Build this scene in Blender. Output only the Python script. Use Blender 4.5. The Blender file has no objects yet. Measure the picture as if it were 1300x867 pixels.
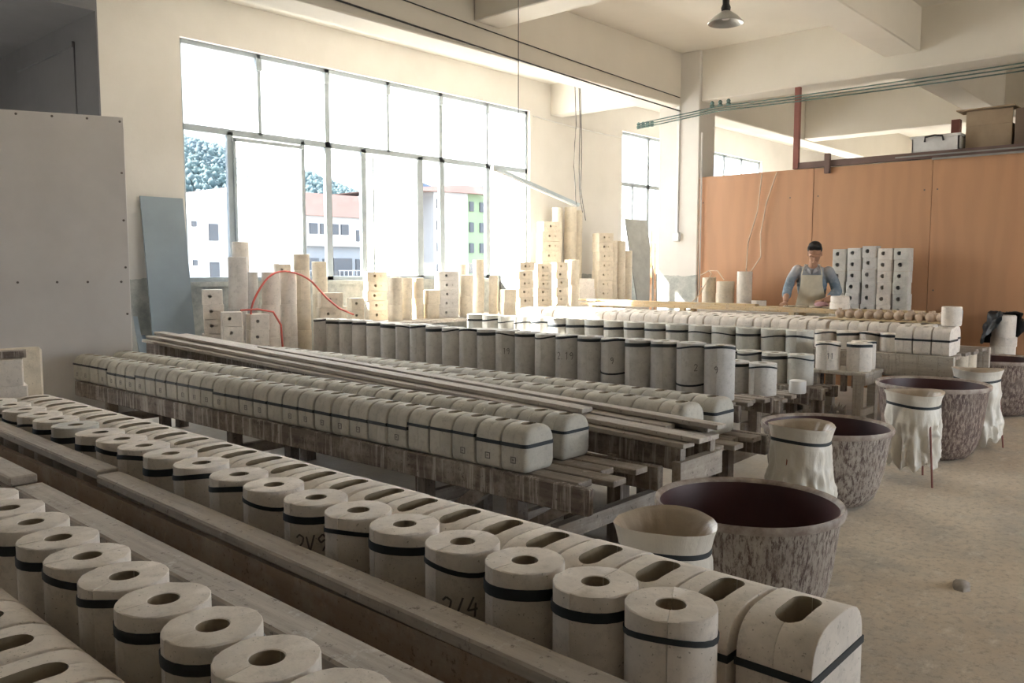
import bpy, bmesh, math, random
from math import sin, cos, pi, radians, atan2, sqrt
from mathutils import Vector, Matrix, Euler, noise as mnoise
random.seed(7)
sc = bpy.context.scene
COL = sc.collection

# ---------------------------------------------------------------- camera
CAM_H = 1.45
yaw, pitch = radians(42.0), radians(5.0)
fw = Vector((cos(yaw)*cos(pitch), sin(yaw)*cos(pitch), -sin(pitch)))
rt = Vector((sin(yaw), -cos(yaw), 0)); up = rt.cross(fw)
cd = bpy.data.cameras.new('camera'); cam = bpy.data.objects.new('camera', cd); COL.objects.link(cam)
M = Matrix((rt, up, -fw)).transposed().to_4x4(); M.translation = (0, 0, CAM_H)
cam.matrix_world = M
cd.sensor_fit = 'HORIZONTAL'; cd.sensor_width = 36; cd.lens = 36*1060/1300; cd.clip_end = 2000; cd.clip_start = .05
sc.camera = cam

# ---------------------------------------------------------------- world, sun, exposure
SKY = 1.0; SUN = 8.0; EXPO = 3.3
w = bpy.data.worlds.new('sky'); sc.world = w; w.use_nodes = True
bg = w.node_tree.nodes['Background']
bg.inputs[0].default_value = (.86, .93, 1.0, 1); bg.inputs[1].default_value = SKY
sl = bpy.data.lights.new('sun', 'SUN'); sl.energy = SUN; sl.angle = radians(.6); sl.color = (1, .93, .83)
so = bpy.data.objects.new('sun', sl); COL.objects.link(so)
so.rotation_euler = Vector((.8, -1, -1.0)).to_track_quat('-Z', 'Y').to_euler()
vs = sc.view_settings
vs.view_transform = 'Standard'; vs.look = 'None'; vs.gamma = 1; vs.use_curve_mapping = False; vs.exposure = EXPO
sc.cycles.use_denoising = True
sc.cycles.max_bounces = 10; sc.cycles.diffuse_bounces = 6; sc.cycles.glossy_bounces = 3; sc.cycles.transparent_max_bounces = 12
sc.cycles.sample_clamp_indirect = 8

WY = 8.8            # window wall plane
CEIL = 4.42
def portal(name, loc, rot, sx, sy):
    l = bpy.data.lights.new(name, 'AREA'); l.shape = 'RECTANGLE'; l.size = sx; l.size_y = sy
    l.cycles.is_portal = True
    o = bpy.data.objects.new(name, l); COL.objects.link(o); o.location = loc; o.rotation_euler = rot
portal('daylight_portal', (7.33, WY+.12, 2.6), (radians(-90), 0, 0), 5.75, 2.66)
portal('daylight_portal', (15.5, WY+.12, 3.0), (radians(-90), 0, 0), 5.6, 1.9)
portal('daylight_portal', (-1.75, 12.05, 2.2), (radians(-90), 0, 0), 1.7, 2.0)  # sky sampling for the added, unseen opening behind the recess
portal('daylight_portal', (10.05, -5.25, 1.72), (radians(90), 0, 0), 10.7, 2.1)

# ---------------------------------------------------------------- materials
MATS = {}
def nt(name):
    m = bpy.data.materials.new(name); m.use_nodes = True
    t = m.node_tree; b = t.nodes['Principled BSDF']
    return m, t, b
def coord(t, kind='Object', scale=(1, 1, 1)):
    tc = t.nodes.new('ShaderNodeTexCoord'); mp = t.nodes.new('ShaderNodeMapping')
    mp.inputs['Scale'].default_value = scale
    t.links.new(tc.outputs[kind], mp.inputs[0]); return mp.outputs[0]
def wcoord(t, scale=(1, 1, 1)):
    g = t.nodes.new('ShaderNodeNewGeometry'); mp = t.nodes.new('ShaderNodeMapping')
    mp.inputs['Scale'].default_value = scale
    t.links.new(g.outputs['Position'], mp.inputs[0]); return mp.outputs[0]
def noise(t, vec, scale, detail=4, rough=.6):
    n = t.nodes.new('ShaderNodeTexNoise'); n.inputs['Scale'].default_value = scale
    n.inputs['Detail'].default_value = detail; n.inputs['Roughness'].default_value = rough
    t.links.new(vec, n.inputs['Vector']); return n.outputs[0]
def ramp(t, fac, stops):
    r = t.nodes.new('ShaderNodeValToRGB'); e = r.color_ramp.elements
    while len(e) < len(stops): e.new(.5)
    for i, (p, c) in enumerate(stops):
        e[i].position = p; e[i].color = (c, c, c, 1) if isinstance(c, (int, float)) else (*c, 1)
    t.links.new(fac, r.inputs[0]); return r.outputs[0]
def mix(t, fac, a, b, mode='MIX'):
    m = t.nodes.new('ShaderNodeMix'); m.data_type = 'RGBA'; m.blend_type = mode
    for s, v in ((m.inputs[0], fac), (m.inputs[6], a), (m.inputs[7], b)):
        if isinstance(v, (int, float)): s.default_value = v
        elif isinstance(v, tuple): s.default_value = (*v, 1)
        else: t.links.new(v, s)
    return m.outputs[2]
def bump(t, b, h, strength=.3, dist=.01):
    n = t.nodes.new('ShaderNodeBump'); n.inputs['Strength'].default_value = strength; n.inputs['Distance'].default_value = dist
    t.links.new(h, n.inputs['Height']); t.links.new(n.outputs[0], b.inputs['Normal'])
def setc(t, b, c):
    if isinstance(c, tuple): b.inputs['Base Color'].default_value = (*c, 1)
    else: t.links.new(c, b.inputs['Base Color'])

def m_plain(name, c, rough=.6, metal=0, var=.12, scale=6):
    m, t, b = nt(name); v = coord(t)
    n = noise(t, v, scale)
    setc(t, b, mix(t, ramp(t, n, [(.3, 0.), (.75, 1.)]), c, tuple(max(0, x*(1-var*2)) for x in c)))
    b.inputs['Roughness'].default_value = rough; b.inputs['Metallic'].default_value = metal
    MATS[name] = m; return m
def m_plaster(name, c1, c2, speck=(.30, .27, .22)):
    m, t, b = nt(name); v = coord(t)
    oi = t.nodes.new('ShaderNodeObjectInfo')
    add = t.nodes.new('ShaderNodeVectorMath'); add.operation = 'ADD'
    sc3 = t.nodes.new('ShaderNodeVectorMath'); sc3.operation = 'SCALE'; sc3.inputs[0].default_value = (13, 7, 5)
    t.links.new(oi.outputs['Random'], sc3.inputs['Scale']); t.links.new(v, add.inputs[0]); t.links.new(sc3.outputs[0], add.inputs[1])
    v = add.outputs[0]
    base = mix(t, oi.outputs['Random'], c1, c2)
    stain = mix(t, ramp(t, noise(t, v, 9, 5), [(.42, 0.), (.72, .55)]), base, tuple(x*.74 for x in c2))
    stain = mix(t, ramp(t, noise(t, v, 28, 6, .75), [(.52, 0.), (.66, .45)]), stain, tuple(x*.62 for x in c2))
    dots = ramp(t, noise(t, v, 110, 3, .6), [(.66, 0.), (.70, .9)])
    setc(t, b, mix(t, dots, stain, speck)); b.inputs['Roughness'].default_value = .85
    bump(t, b, noise(t, v, 45, 4), .25, .006)
    MATS[name] = m; return m
def m_wood(name, dark, light, axis=1, drip=None, amount=(.5, .62)):
    m, t, b = nt(name)
    s = [34, 34, 34]; s[axis] = 2.2
    v = wcoord(t, tuple(s))
    g = noise(t, v, 1.0, 5, .65)
    c = mix(t, ramp(t, g, [(.3, 0.), (.7, 1.)]), dark, light)
    if drip:
        d = noise(t, wcoord(t, (26, 26, 1.6)), 1.0, 4, .7)
        c = mix(t, ramp(t, d, [(amount[0], 0.), (amount[1], .85)]), c, drip)
    blot = ramp(t, noise(t, wcoord(t), 5, 5, .7), [(.48, 0.), (.68, .55)])
    c = mix(t, blot, c, (.50, .46, .40))
    c = mix(t, ramp(t, noise(t, wcoord(t), 38, 4, .75), [(.60, 0.), (.66, .75)]), c, tuple(x*.45 for x in dark))
    c = mix(t, ramp(t, noise(t, wcoord(t), 13, 6, .75), [(.58, 0.), (.68, .7)]), c, tuple(min(.6, x*1.45) for x in light))
    setc(t, b, c); b.inputs['Roughness'].default_value = .8
    bump(t, b, g, .35, .006); MATS[name] = m; return m

m_plaster('plaster', (.82, .755, .685), (.74, .68, .61))
m_plaster('plaster_grey', (.68, .66, .63), (.60, .58, .555))
m_plaster('plaster_cream', (.72, .64, .52), (.64, .57, .46))
m_plaster('plaster_green', (.66, .645, .585), (.59, .575, .53))
m_plaster('plaster_damp', (.60, .575, .515), (.51, .49, .435))
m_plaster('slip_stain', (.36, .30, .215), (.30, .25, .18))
m_plain('band', (.020, .026, .030), .6)
m_plain('ink', (.20, .185, .18), .8)
m_wood('wood_dusty', (.33, .29, .25), (.50, .455, .40), 1)
m_wood('wood_x', (.24, .205, .175), (.40, .35, .30), 0)
m_wood('wood_drip', (.105, .080, .066), (.20, .160, .135), 1, (.50, .46, .41), (.51, .63))
m_wood('wood_dark', (.20, .17, .145), (.32, .275, .235), 1)
m_wood('wood_leg', (.13, .10, .08), (.24, .20, .17), 2, (.50, .46, .41), (.58, .72))
m_wood('wood_pale', (.50, .37, .21), (.64, .50, .31), 1)
m_wood('board_brown', (.33, .25, .18), (.38, .29, .21), 1)
m_wood('wood_white', (.42, .38, .33), (.58, .54, .47), 1, (.30, .25, .20), (.55, .68))
m_wood('stick', (.40, .20, .10), (.52, .30, .17), 2)

def m_wall():
    m, t, b = nt('wall_paint'); v = wcoord(t)
    g = t.nodes.new('ShaderNodeNewGeometry'); s = t.nodes.new('ShaderNodeSeparateXYZ'); t.links.new(g.outputs['Position'], s.inputs[0])
    edge = t.nodes.new('ShaderNodeMath'); edge.operation = 'MULTIPLY_ADD'; edge.inputs[1].default_value = .10; 
    t.links.new(noise(t, v, 5, 3), edge.inputs[0]); t.links.new(s.outputs[2], edge.inputs[2])
    lo = ramp(t, edge.outputs[0], [(.0, 1.), (1.0, 1.)])
    gt = t.nodes.new('ShaderNodeMath'); gt.operation = 'LESS_THAN'; gt.inputs[1].default_value = 1.40
    t.links.new(edge.outputs[0], gt.inputs[0])
    paint = mix(t, ramp(t, noise(t, v, 1.3, 5, .6), [(.35, 0.), (.7, 1.)]), (.68, .655, .615), (.62, .595, .555))
    low = mix(t, ramp(t, noise(t, v, 7, 5, .7), [(.35, 0.), (.65, 1.)]), (.30, .32, .31), (.50, .51, .48))
    setc(t, b, mix(t, gt.outputs[0], paint, low)); b.inputs['Roughness'].default_value = .9
    bump(t, b, noise(t, v, 14, 5), .15, .01); MATS['wall_paint'] = m
m_wall()
def m_noise2(name, c1, c2, scale, rough=.9, bs=.1, stretch=(1, 1, 1), lo=.35, hi=.7):
    m, t, b = nt(name); v = wcoord(t, stretch)
    n = noise(t, v, scale, 6, .62)
    setc(t, b, mix(t, ramp(t, n, [(lo, 0.), (hi, 1.)]), c1, c2)); b.inputs['Roughness'].default_value = rough
    if bs: bump(t, b, n, bs, .01)
    MATS[name] = m; return m
m_noise2('ceiling_paint', (.74, .70, .625), (.68, .64, .565), .8)
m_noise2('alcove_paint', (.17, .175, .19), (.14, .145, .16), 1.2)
m_noise2('hill_hazy', (.010, .027, .036), (.026, .052, .050), .12)  # blue of the distant haze is tinted into the foliage colour
m_noise2('far_white', (.27, .275, .28), (.235, .24, .245), .2)
m_noise2('far_green', (.135, .18, .11), (.12, .165, .10), .3)
m_noise2('far_grey', (.14, .155, .17), (.12, .135, .15), .3)
m_noise2('far_roof', (.20, .125, .11), (.17, .105, .09), .3)
m_noise2('far_window', (.022, .028, .036), (.03, .036, .044), .5, .6)
m_noise2('far_blue', (.035, .06, .10), (.04, .065, .105), .01)
m_noise2('far_ground', (.27, .25, .22), (.20, .185, .16), .05)
def m_floor():
    m, t, b = nt('floor_concrete'); v = wcoord(t)
    a = mix(t, ramp(t, noise(t, v, .45, 6, .6), [(.38, 0.), (.62, 1.)]), (.68, .60, .49), (.50, .41, .31))
    a = mix(t, ramp(t, noise(t, v, 1.7, 7, .75), [(.46, 0.), (.66, .8)]), a, (.40, .38, .34))
    a = mix(t, ramp(t, noise(t, wcoord(t, (1, 1.7, 1)), 5.5, 7, .78), [(.54, 0.), (.68, .8)]), a, (.72, .67, .58))
    a = mix(t, ramp(t, noise(t, v, 26, 5, .8), [(.50, 0.), (.66, .62)]), a, (.25, .22, .18))
    # plaster dust between the tables, whitened further to imitate brighter light on the floor
    s = t.nodes.new('ShaderNodeSeparateXYZ'); t.links.new(v, s.inputs[0])
    mr = t.nodes.new('ShaderNodeMapRange'); mr.inputs[1].default_value = 1.6; mr.inputs[2].default_value = 3.2; t.links.new(s.outputs[1], mr.inputs[0])
    mx = t.nodes.new('ShaderNodeMath'); mx.operation = 'MULTIPLY'; mx.use_clamp = True
    t.links.new(mr.outputs[0], mx.inputs[0]); t.links.new(ramp(t, noise(t, v, 3, 6, .7), [(.30, .9), (.75, .45)]), mx.inputs[1])
    a = mix(t, mx.outputs[0], a, (.86, .84, .80))
    setc(t, b, a); b.inputs['Roughness'].default_value = .72
    bump(t, b, noise(t, v, 18, 6, .7), .22, .008); MATS['floor_concrete'] = m
m_floor()
def m_ply():
    m, t, b = nt('plywood'); v = coord(t, 'Object', (1, 1.5, .35))
    oi = t.nodes.new('ShaderNodeObjectInfo')
    base = mix(t, oi.outputs['Random'], (.50, .265, .145), (.47, .265, .14))
    wv = t.nodes.new('ShaderNodeTexWave'); wv.inputs['Scale'].default_value = 1.2; wv.inputs['Distortion'].default_value = 9
    wv.inputs['Detail'].default_value = 3; wv.inputs['Detail Scale'].default_value = 1.4; wv.bands_direction = 'Y'
    t.links.new(v, wv.inputs[0])
    c = mix(t, ramp(t, wv.outputs[1], [(.2, 0.), (.9, .55)]), base, (.42, .23, .125)); 
    c = mix(t, ramp(t, noise(t, v, 2.2, 5), [(.45, 0.), (.75, .6)]), c, (.50, .28, .15))
    g = t.nodes.new('ShaderNodeNewGeometry'); s = t.nodes.new('ShaderNodeSeparateXYZ'); t.links.new(g.outputs['Position'], s.inputs[0])
    setc(t, b, mix(t, ramp(t, noise(t, wcoord(t, (5, 5, 16)), 2.0, 5, .8), [(.68, 0.), (.74, .6)]), c, (.60, .44, .30)))
    b.inputs['Roughness'].default_value = .5; MATS['plywood'] = m
m_ply()
def m_tub(name, cover, dust):
    m, t, b = nt(name)
    v = coord(t, 'Object', (60, 60, 16)); v2 = coord(t)
    d = noise(t, v, 1.0, 8, .8)
    mask = ramp(t, d, [(cover, 0.), (cover+.10, 1.)])
    c = mix(t, mask, (.085, .050, .042), dust)
    c = mix(t, ramp(t, noise(t, v2, 9, 5, .7), [(.42, 0.), (.68, .55)]), c, (.20, .155, .125))
    setc(t, b, c); b.inputs['Roughness'].default_value = .6
    bump(t, b, mask, .3, .004); MATS[name] = m
m_tub('tub_outside', .43, (.42, .37, .32))
m_tub('tub_outside_brown', .47, (.36, .29, .24))
m_noise2('tub_inside', (.060, .024, .024), (.085, .036, .034), 3, .45)
m_noise2('tub_rim', (.22, .165, .14), (.46, .40, .34), 14, .6)
def m_bag(name, c):
    m, t, b = nt(name); v = coord(t)
    setc(t, b, mix(t, noise(t, v, 12, 4), c, tuple(x*.8 for x in c)))
    b.inputs['Roughness'].default_value = .38
    b.inputs['Subsurface Weight'].default_value = .0
    bump(t, b, noise(t, coord(t, 'Object', (1, 1, .35)), 22, 5, .6), .5, .012); MATS[name] = m
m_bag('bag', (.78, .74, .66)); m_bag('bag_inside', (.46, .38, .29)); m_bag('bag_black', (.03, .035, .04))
m_plain('metal_frame', (.40, .46, .50), .45, .1)
m_plain('metal_grey', (.42, .43, .42), .4, .6)
m_plain('white_board', (.66, .635, .63), .55, 0, .06, 2)
m_plain('blue_board', (.27, .33, .38), .6, 0, .08, 2)
m_plain('grey_box', (.22, .23, .23), .7)
m_plain('screw', (.14, .12, .11), .5)
m_plain('rust_red', (.26, .09, .07), .6)
m_plain('steel_brown', (.16, .10, .085), .55)
m_plain('cable_black', (.03, .03, .032), .6)
m_plain('cable_green', (.10, .17, .16), .6)
m_plain('cable_cream', (.66, .52, .38), .6)
m_plain('hose_red', (.70, .14, .11), .5)
m_plain('white_plastic', (.78, .78, .77), .4)
m_plain('cardboard', (.36, .27, .18), .8)
m_plain('cardboard_dark', (.17, .12, .085), .8)
m_plain('clay', (.64, .50, .39), .8, 0, .2, 14)
m_plain('lamp_shade', (.55, .55, .53), .3, .7)
m_plain('dusty_clump', (.44, .40, .36), .95, 0, .25, 18)
m_plain('skin', (.40, .22, .14), .55, 0, .05)
m_plain('hair', (.012, .010, .010), .6)
def m_shirt():
    m, t, b = nt('shirt'); v = coord(t)
    g = t.nodes.new('ShaderNodeTexCoord'); s = t.nodes.new('ShaderNodeSeparateXYZ'); t.links.new(g.outputs['Object'], s.inputs[0])
    mp = t.nodes.new('ShaderNodeMapRange'); mp.inputs[1].default_value = 1.30; mp.inputs[2].default_value = 1.46
    t.links.new(s.outputs[2], mp.inputs[0])
    c = mix(t, mp.outputs[0], (.15, .20, .25), (.42, .41, .42))
    c = mix(t, ramp(t, noise(t, v, 26, 4), [(.5, 0.), (.75, .45)]), c, (.42, .42, .43))
    setc(t, b, c); b.inputs['Roughness'].default_value = .9; MATS['shirt'] = m
m_shirt()
m_plain('apron', (.62, .57, .45), .7, 0, .12, 9)
m_plain('trousers', (.06, .06, .07), .8)
m_plain('towel_pink', (.36, .20, .21), .9)
def m_glass(name, dust, wipe=False):
    m, t, b = nt(name); t.nodes.remove(b)
    out = t.nodes['Material Output']
    tr = t.nodes.new('ShaderNodeBsdfTransparent'); tr.inputs[0].default_value = (.95, .97, 1, 1)
    gl = t.nodes.new('ShaderNodeBsdfGlossy'); gl.inputs['Roughness'].default_value = .05
    tl = t.nodes.new('ShaderNodeBsdfTranslucent'); tl.inputs[0].default_value = (.92, .92, .90, 1)
    a = t.nodes.new('ShaderNodeMixShader'); a.inputs[0].default_value = .04
    t.links.new(tr.outputs[0], a.inputs[1]); t.links.new(gl.outputs[0], a.inputs[2])
    d = t.nodes.new('ShaderNodeMixShader')
    f = ramp(t, noise(t, wcoord(t), 3, 4), [(.2, dust*.9), (.8, min(1, dust*1.1))])
    if wipe:   # a hand-wiped streak in the dust of this pane
        s = t.nodes.new('ShaderNodeSeparateXYZ'); t.links.new(wcoord(t), s.inputs[0])
        lim = t.nodes.new('ShaderNodeFloatCurve'); t.links.new(ramp(t, s.outputs[2], [(0, 0.), (1, 1.)]), lim.inputs[1])
        mr = t.nodes.new('ShaderNodeMapRange'); mr.inputs[1].default_value = 1.3; mr.inputs[2].default_value = 2.75
        mr.inputs[3].default_value = 5.72; mr.inputs[4].default_value = 5.30; t.links.new(s.outputs[2], mr.inputs[0])
        lt = t.nodes.new('ShaderNodeMath'); lt.operation = 'LESS_THAN'; t.links.new(s.outputs[0], lt.inputs[0]); t.links.new(mr.outputs[0], lt.inputs[1])
        top = t.nodes.new('ShaderNodeMath'); top.operation = 'LESS_THAN'; top.inputs[1].default_value = 2.72; t.links.new(s.outputs[2], top.inputs[0])
        mm = t.nodes.new('ShaderNodeMath'); mm.operation = 'MULTIPLY'; t.links.new(lt.outputs[0], mm.inputs[0]); t.links.new(top.outputs[0], mm.inputs[1])
        f = mix(t, mm.outputs[0], f, (.10, .10, .10))
    t.links.new(f, d.inputs[0]); t.links.new(a.outputs[0], d.inputs[1]); t.links.new(tl.outputs[0], d.inputs[2])
    t.links.new(d.outputs[0], out.inputs[0]); MATS[name] = m
m_glass('glass', .0); m_glass('glass_dusty', .75); m_glass('glass_wiped', .78, True); m_glass('glass_hazy', .12)

# ---------------------------------------------------------------- mesh helpers
class MB:
    def __init__(s): s.v = []; s.f = []
    def add(s, vs, fs):
        o = len(s.v); s.v += [tuple(p) for p in vs]; s.f += [tuple(i+o for i in q) for q in fs]; return s
    def box(s, x0, x1, y0, y1, z0, z1, c=0.0):
        if c <= 0:
            s.add([(x0,y0,z0),(x1,y0,z0),(x1,y1,z0),(x0,y1,z0),(x0,y0,z1),(x1,y0,z1),(x1,y1,z1),(x0,y1,z1)],
                  [(3,2,1,0),(4,5,6,7),(0,1,5,4),(1,2,6,5),(2,3,7,6),(3,0,4,7)])
        else:   # chamfered box: 24 verts
            b = bmesh.new(); bmesh.ops.create_cube(b, size=1)
            bmesh.ops.scale(b, vec=(x1-x0, y1-y0, z1-z0), verts=b.verts)
            bmesh.ops.translate(b, vec=((x0+x1)/2, (y0+y1)/2, (z0+z1)/2), verts=b.verts)
            bmesh.ops.bevel(b, geom=b.edges[:], offset=c, segments=1, affect='EDGES')
            b.verts.index_update(); s.add([v.co[:] for v in b.verts], [[v.index for v in f.verts] for f in b.faces]); b.free()
        return s
    def bar(s, p, q, w, h, roll=0.0, c=0):      # a board from p to q
        p = Vector(p); q = Vector(q); d = q-p; L = d.length
        m = MB().box(-w/2, w/2, 0, L, -h/2, h/2, c)
        y = d.normalized(); x = y.cross(Vector((0, 0, 1)))
        if x.length < 1e-4: x = Vector((1, 0, 0))
        x.normalize(); z = x.cross(y)
        R = Matrix((x, y, z)).transposed() @ Matrix.Rotation(roll, 3, 'Y')
        s.add([R @ Vector(v) + p for v in m.v], m.f); return s
    def lathe(s, prof, n=24, fn=None):          # prof: list of (r, z), open or touching the axis
        vs = []; k = len(prof)
        for i in range(n):
            a = 2*pi*i/n
            for j, (r, z) in enumerate(prof):
                rr, zz = (r, z) if fn is None else fn(r, z, a, j)
                vs.append((rr*cos(a), rr*sin(a), zz))
        fs = [(i*k+j, ((i+1) % n)*k+j, ((i+1) % n)*k+j+1, i*k+j+1) for i in range(n) for j in range(k-1)]
        s.add(vs, fs); return s
    def tube(s, pts, r, n=6, cap=True):
        pts = [Vector(p) for p in pts]; vs = []; k = len(pts)
        ref = Vector((0, 0, 1))
        for i, p in enumerate(pts):
            d = (pts[min(i+1, k-1)]-pts[max(i-1, 0)]).normalized()
            x = d.cross(ref)
            if x.length < .05: x = d.cross(Vector((1, 0, 0)))
            x.normalize(); y = d.cross(x)
            ri = r[i] if isinstance(r, (list, tuple)) else r
            for j in range(n):
                a = 2*pi*j/n; vs.append(p+x*ri*cos(a)+y*ri*sin(a))
        fs = [(i*n+j, i*n+(j+1) % n, (i+1)*n+(j+1) % n, (i+1)*n+j) for i in range(k-1) for j in range(n)]
        if cap: fs += [tuple(range(n-1, -1, -1)), tuple((k-1)*n+j for j in range(n))]
        s.add(vs, fs); return s
    def prism(s, poly, y0, y1):                 # polygon in (x, z), extruded along y
        k = len(poly)
        s.add([(x, y0, z) for x, z in poly]+[(x, y1, z) for x, z in poly],
              [tuple(range(k)), tuple(range(2*k-1, k-1, -1))]+[((i+1) % k, i, i+k, (i+1) % k+k) for i in range(k)]); return s
    def rprism(s, poly, y0, y1, b0, b1):        # prism whose end edges are rounded by b0 / b1
        k = len(poly); cx = 0; cz = sum(p[1] for p in poly)/k
        hw = max(abs(p[0]) for p in poly); hz = max(p[1] for p in poly)-cz
        rings = []
        for b_, ye, sg in ((b0, y0, 1), (b1, y1, -1)):
            rr = []
            for i in range(4):
                a = pi/2*i/3; ins = b_*(1-sin(a)); dy = b_*(1-cos(a))
                rr.append((ye+sg*dy, ins))
            rings += rr if sg > 0 else rr[::-1]
        vv = []
        for y, ins in rings:
            for x, z in poly: vv.append((x*(1-ins/hw), y, cz+(z-cz)*(1-ins/hz)))
        n = len(rings)
        ff = [tuple(range(k)), tuple(range(n*k-1, (n-1)*k-1, -1))]
        ff += [(r*k+(i+1) % k, r*k+i, (r+1)*k+i, (r+1)*k+(i+1) % k) for r in range(n-1) for i in range(k)]
        s.add(vv, ff); return s
    def vprism(s, poly, z0, z1):                # polygon in (x, y), extruded up
        k = len(poly)
        s.add([(x, y, z0) for x, y in poly]+[(x, y, z1) for x, y in poly],
              [tuple(range(k-1, -1, -1)), tuple(range(k, 2*k))]+[(i, (i+1) % k, (i+1) % k+k, i+k) for i in range(k)]); return s
    def mesh(s, name, mat, smooth=35):
        me = bpy.data.meshes.new(name); me.from_pydata(s.v, [], s.f); me.update()
        me.materials.append(MATS[mat])
        fixn(me)
        if smooth: me.shade_smooth(); me.set_sharp_from_angle(angle=radians(smooth))
        return me
    def build(s, name, mat, parent=None, smooth=35, loc=(0, 0, 0)):
        return obj(name, s.mesh(name, mat, smooth), parent, loc)
def fixn(me):
    b = bmesh.new(); b.from_mesh(me); bmesh.ops.recalc_face_normals(b, faces=b.faces); b.to_mesh(me); b.free()
def obj(name, me, parent=None, loc=(0, 0, 0), rz=0):
    o = bpy.data.objects.new(name, me); COL.objects.link(o); o.location = loc
    if rz: o.rotation_euler.z = rz
    if parent: o.parent = parent
    return o
def tag(o, label, cat, group=None):
    o['label'] = label; o['category'] = cat
    if group: o['group'] = group
    return o
def thing(name, label, cat, loc=(0, 0, 0), rz=0, group=None):
    o = bpy.data.objects.new(name, None); COL.objects.link(o); o.location = loc; o.rotation_euler.z = rz
    o.empty_display_size = .05
    return tag(o, label, cat, group)
def struct(o, label=None):
    o['kind'] = 'structure'
    if label: o['label'] = label
    return o
ORD = ['', 'first', 'second', 'third', 'fourth', 'fifth', 'sixth', 'seventh', 'eighth', 'ninth', 'tenth', 'eleventh', 'twelfth', 'thirteenth',
       'fourteenth', 'fifteenth', 'sixteenth', 'seventeenth', 'eighteenth', 'nineteenth', 'twentieth']
ORD += ['twenty-'+ORD[i] for i in range(1, 10)]+['thirtieth']+['thirty-'+ORD[i] for i in range(1, 10)]
def boolean(base, cutters):
    """base MB minus cutter MBs, as mesh data"""
    me = bpy.data.meshes.new('t'); me.from_pydata(base.v, [], base.f); fixn(me)
    o = bpy.data.objects.new('t', me); COL.objects.link(o); tmp = [o]
    for c in cutters:
        cm = bpy.data.meshes.new('c'); cm.from_pydata(c.v, [], c.f); fixn(cm)
        co = bpy.data.objects.new('c', cm); COL.objects.link(co); tmp.append(co)
        md = o.modifiers.new('b', 'BOOLEAN'); md.object = co; md.operation = 'DIFFERENCE'; md.solver = 'EXACT'
    dg = bpy.context.evaluated_depsgraph_get()
    r = bpy.data.meshes.new_from_object(o.evaluated_get(dg))
    for x in tmp: bpy.data.objects.remove(x)
    return r
def finish(me, name, mat, smooth=35):
    me.name = name; me.materials.clear(); me.materials.append(MATS[mat]); me.shade_smooth(); me.set_sharp_from_angle(angle=radians(smooth)); return me

# ================================================================ SETTING
# floor
struct(MB().box(-14, 22, -5.2, 12.2, -.2, 0).build('floor', 'floor_concrete', None, 0), 'dusty pale concrete workshop floor')
struct(MB().box(-14.3, 22.3, -5.6, WY+.3, CEIL, CEIL+.25).build('ceiling', 'ceiling_paint', None, 0), 'cream painted concrete ceiling')
def wall_y(name, y0, y1, x0, x1, z0, z1, holes, mat='wall_paint', label=None):
    """wall in the x-z plane with rectangular holes (xa, xb, za, zb), sorted by x"""
    m = MB(); x = x0
    for xa, xb, za, zb in holes:
        if xa > x: m.box(x, xa, y0, y1, z0, z1)
        m.box(xa, xb, y0, y1, z0, za); m.box(xa, xb, y0, y1, zb, z1); x = xb
    if x < x1: m.box(x, x1, y0, y1, z0, z1)
    return struct(m.build(name, mat, None, 0), label)
W1 = (4.45, 10.2, 1.30, 3.93); W2 = (12.76, 15.2, 1.30, 3.93); W3 = (15.9, 18.4, 1.30, 3.90)
wall_y('wall_window', WY, WY+.24, 3.6, 22, 0, CEIL, [W1, W2, W3], label='cream painted window wall with grey lower wash')
wall_y('wall_right', -5.44, -5.2, -14, 22, 0, CEIL, [(4.7, 9.9, .7, 2.75), (10.9, 15.4, .7, 2.75)])
struct(MB().box(-14.24, -14, -5.2, 12.2, 0, CEIL).build('wall_back', 'wall_paint', None, 0))
struct(MB().box(22, 22.24, -5.2, WY+.2, 0, CEIL).build('wall_far', 'wall_paint', None, 0))
# recess left of the window wall
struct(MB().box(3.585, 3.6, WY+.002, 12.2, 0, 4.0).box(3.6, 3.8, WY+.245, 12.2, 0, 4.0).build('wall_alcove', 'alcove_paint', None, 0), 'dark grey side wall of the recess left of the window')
wall_y('wall_alcove_back', 12.0, 12.2, -14, 3.8, 0, 4.0, [(-2.6, -.9, 1.2, 3.2)], 'alcove_paint')  # the opening is added out of view to throw daylight on the recess wall
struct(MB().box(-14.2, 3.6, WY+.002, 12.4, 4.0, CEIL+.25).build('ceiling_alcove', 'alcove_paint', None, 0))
al = struct(MB().box(3.57, 3.585, 9.35, 9.40, 1.2, 3.80).box(3.555, 3.585, 9.35, 11.0, 3.74, 3.80).build('trim_1', 'alcove_paint', None, 0))
# column and beams
struct(MB().box(10.4, 10.84, 5.9, 6.54, 0, CEIL, .012).build('column', 'wall_paint', None, 0), 'square cream concrete column with a grey washed base')
def beam(x0, x1, y0, y1, z0, label):
    return struct(MB().box(x0, x1, y0, y1, z0, CEIL+.02, .012).build('ceiling_beam', 'ceiling_paint', None, 0), label)
beam(-14, 22, 6.2, 6.54, 3.70, 'long concrete ceiling beam running parallel to the window wall')
beam(10.45, 10.84, -5.2, 6.2, 3.74, 'concrete ceiling beam above the plywood partition')
beam(10.7, 11.0, 6.54, WY, 3.93, 'short concrete beam between column line and window wall')
beam(6.3, 6.68, -5.2, 6.2, 3.98, 'concrete cross beam at the top centre')
beam(6.68, 10.45, 3.1, 3.5, 3.93, 'concrete beam at the top right near the pendant lamp')
beam(10.84, 22, 3.1, 3.5, 3.80, 'concrete beam continuing beyond the partition')
beam(14.6, 15.0, -5.2, 6.2, 3.72, 'far concrete beam beyond the plywood partition')
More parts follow.
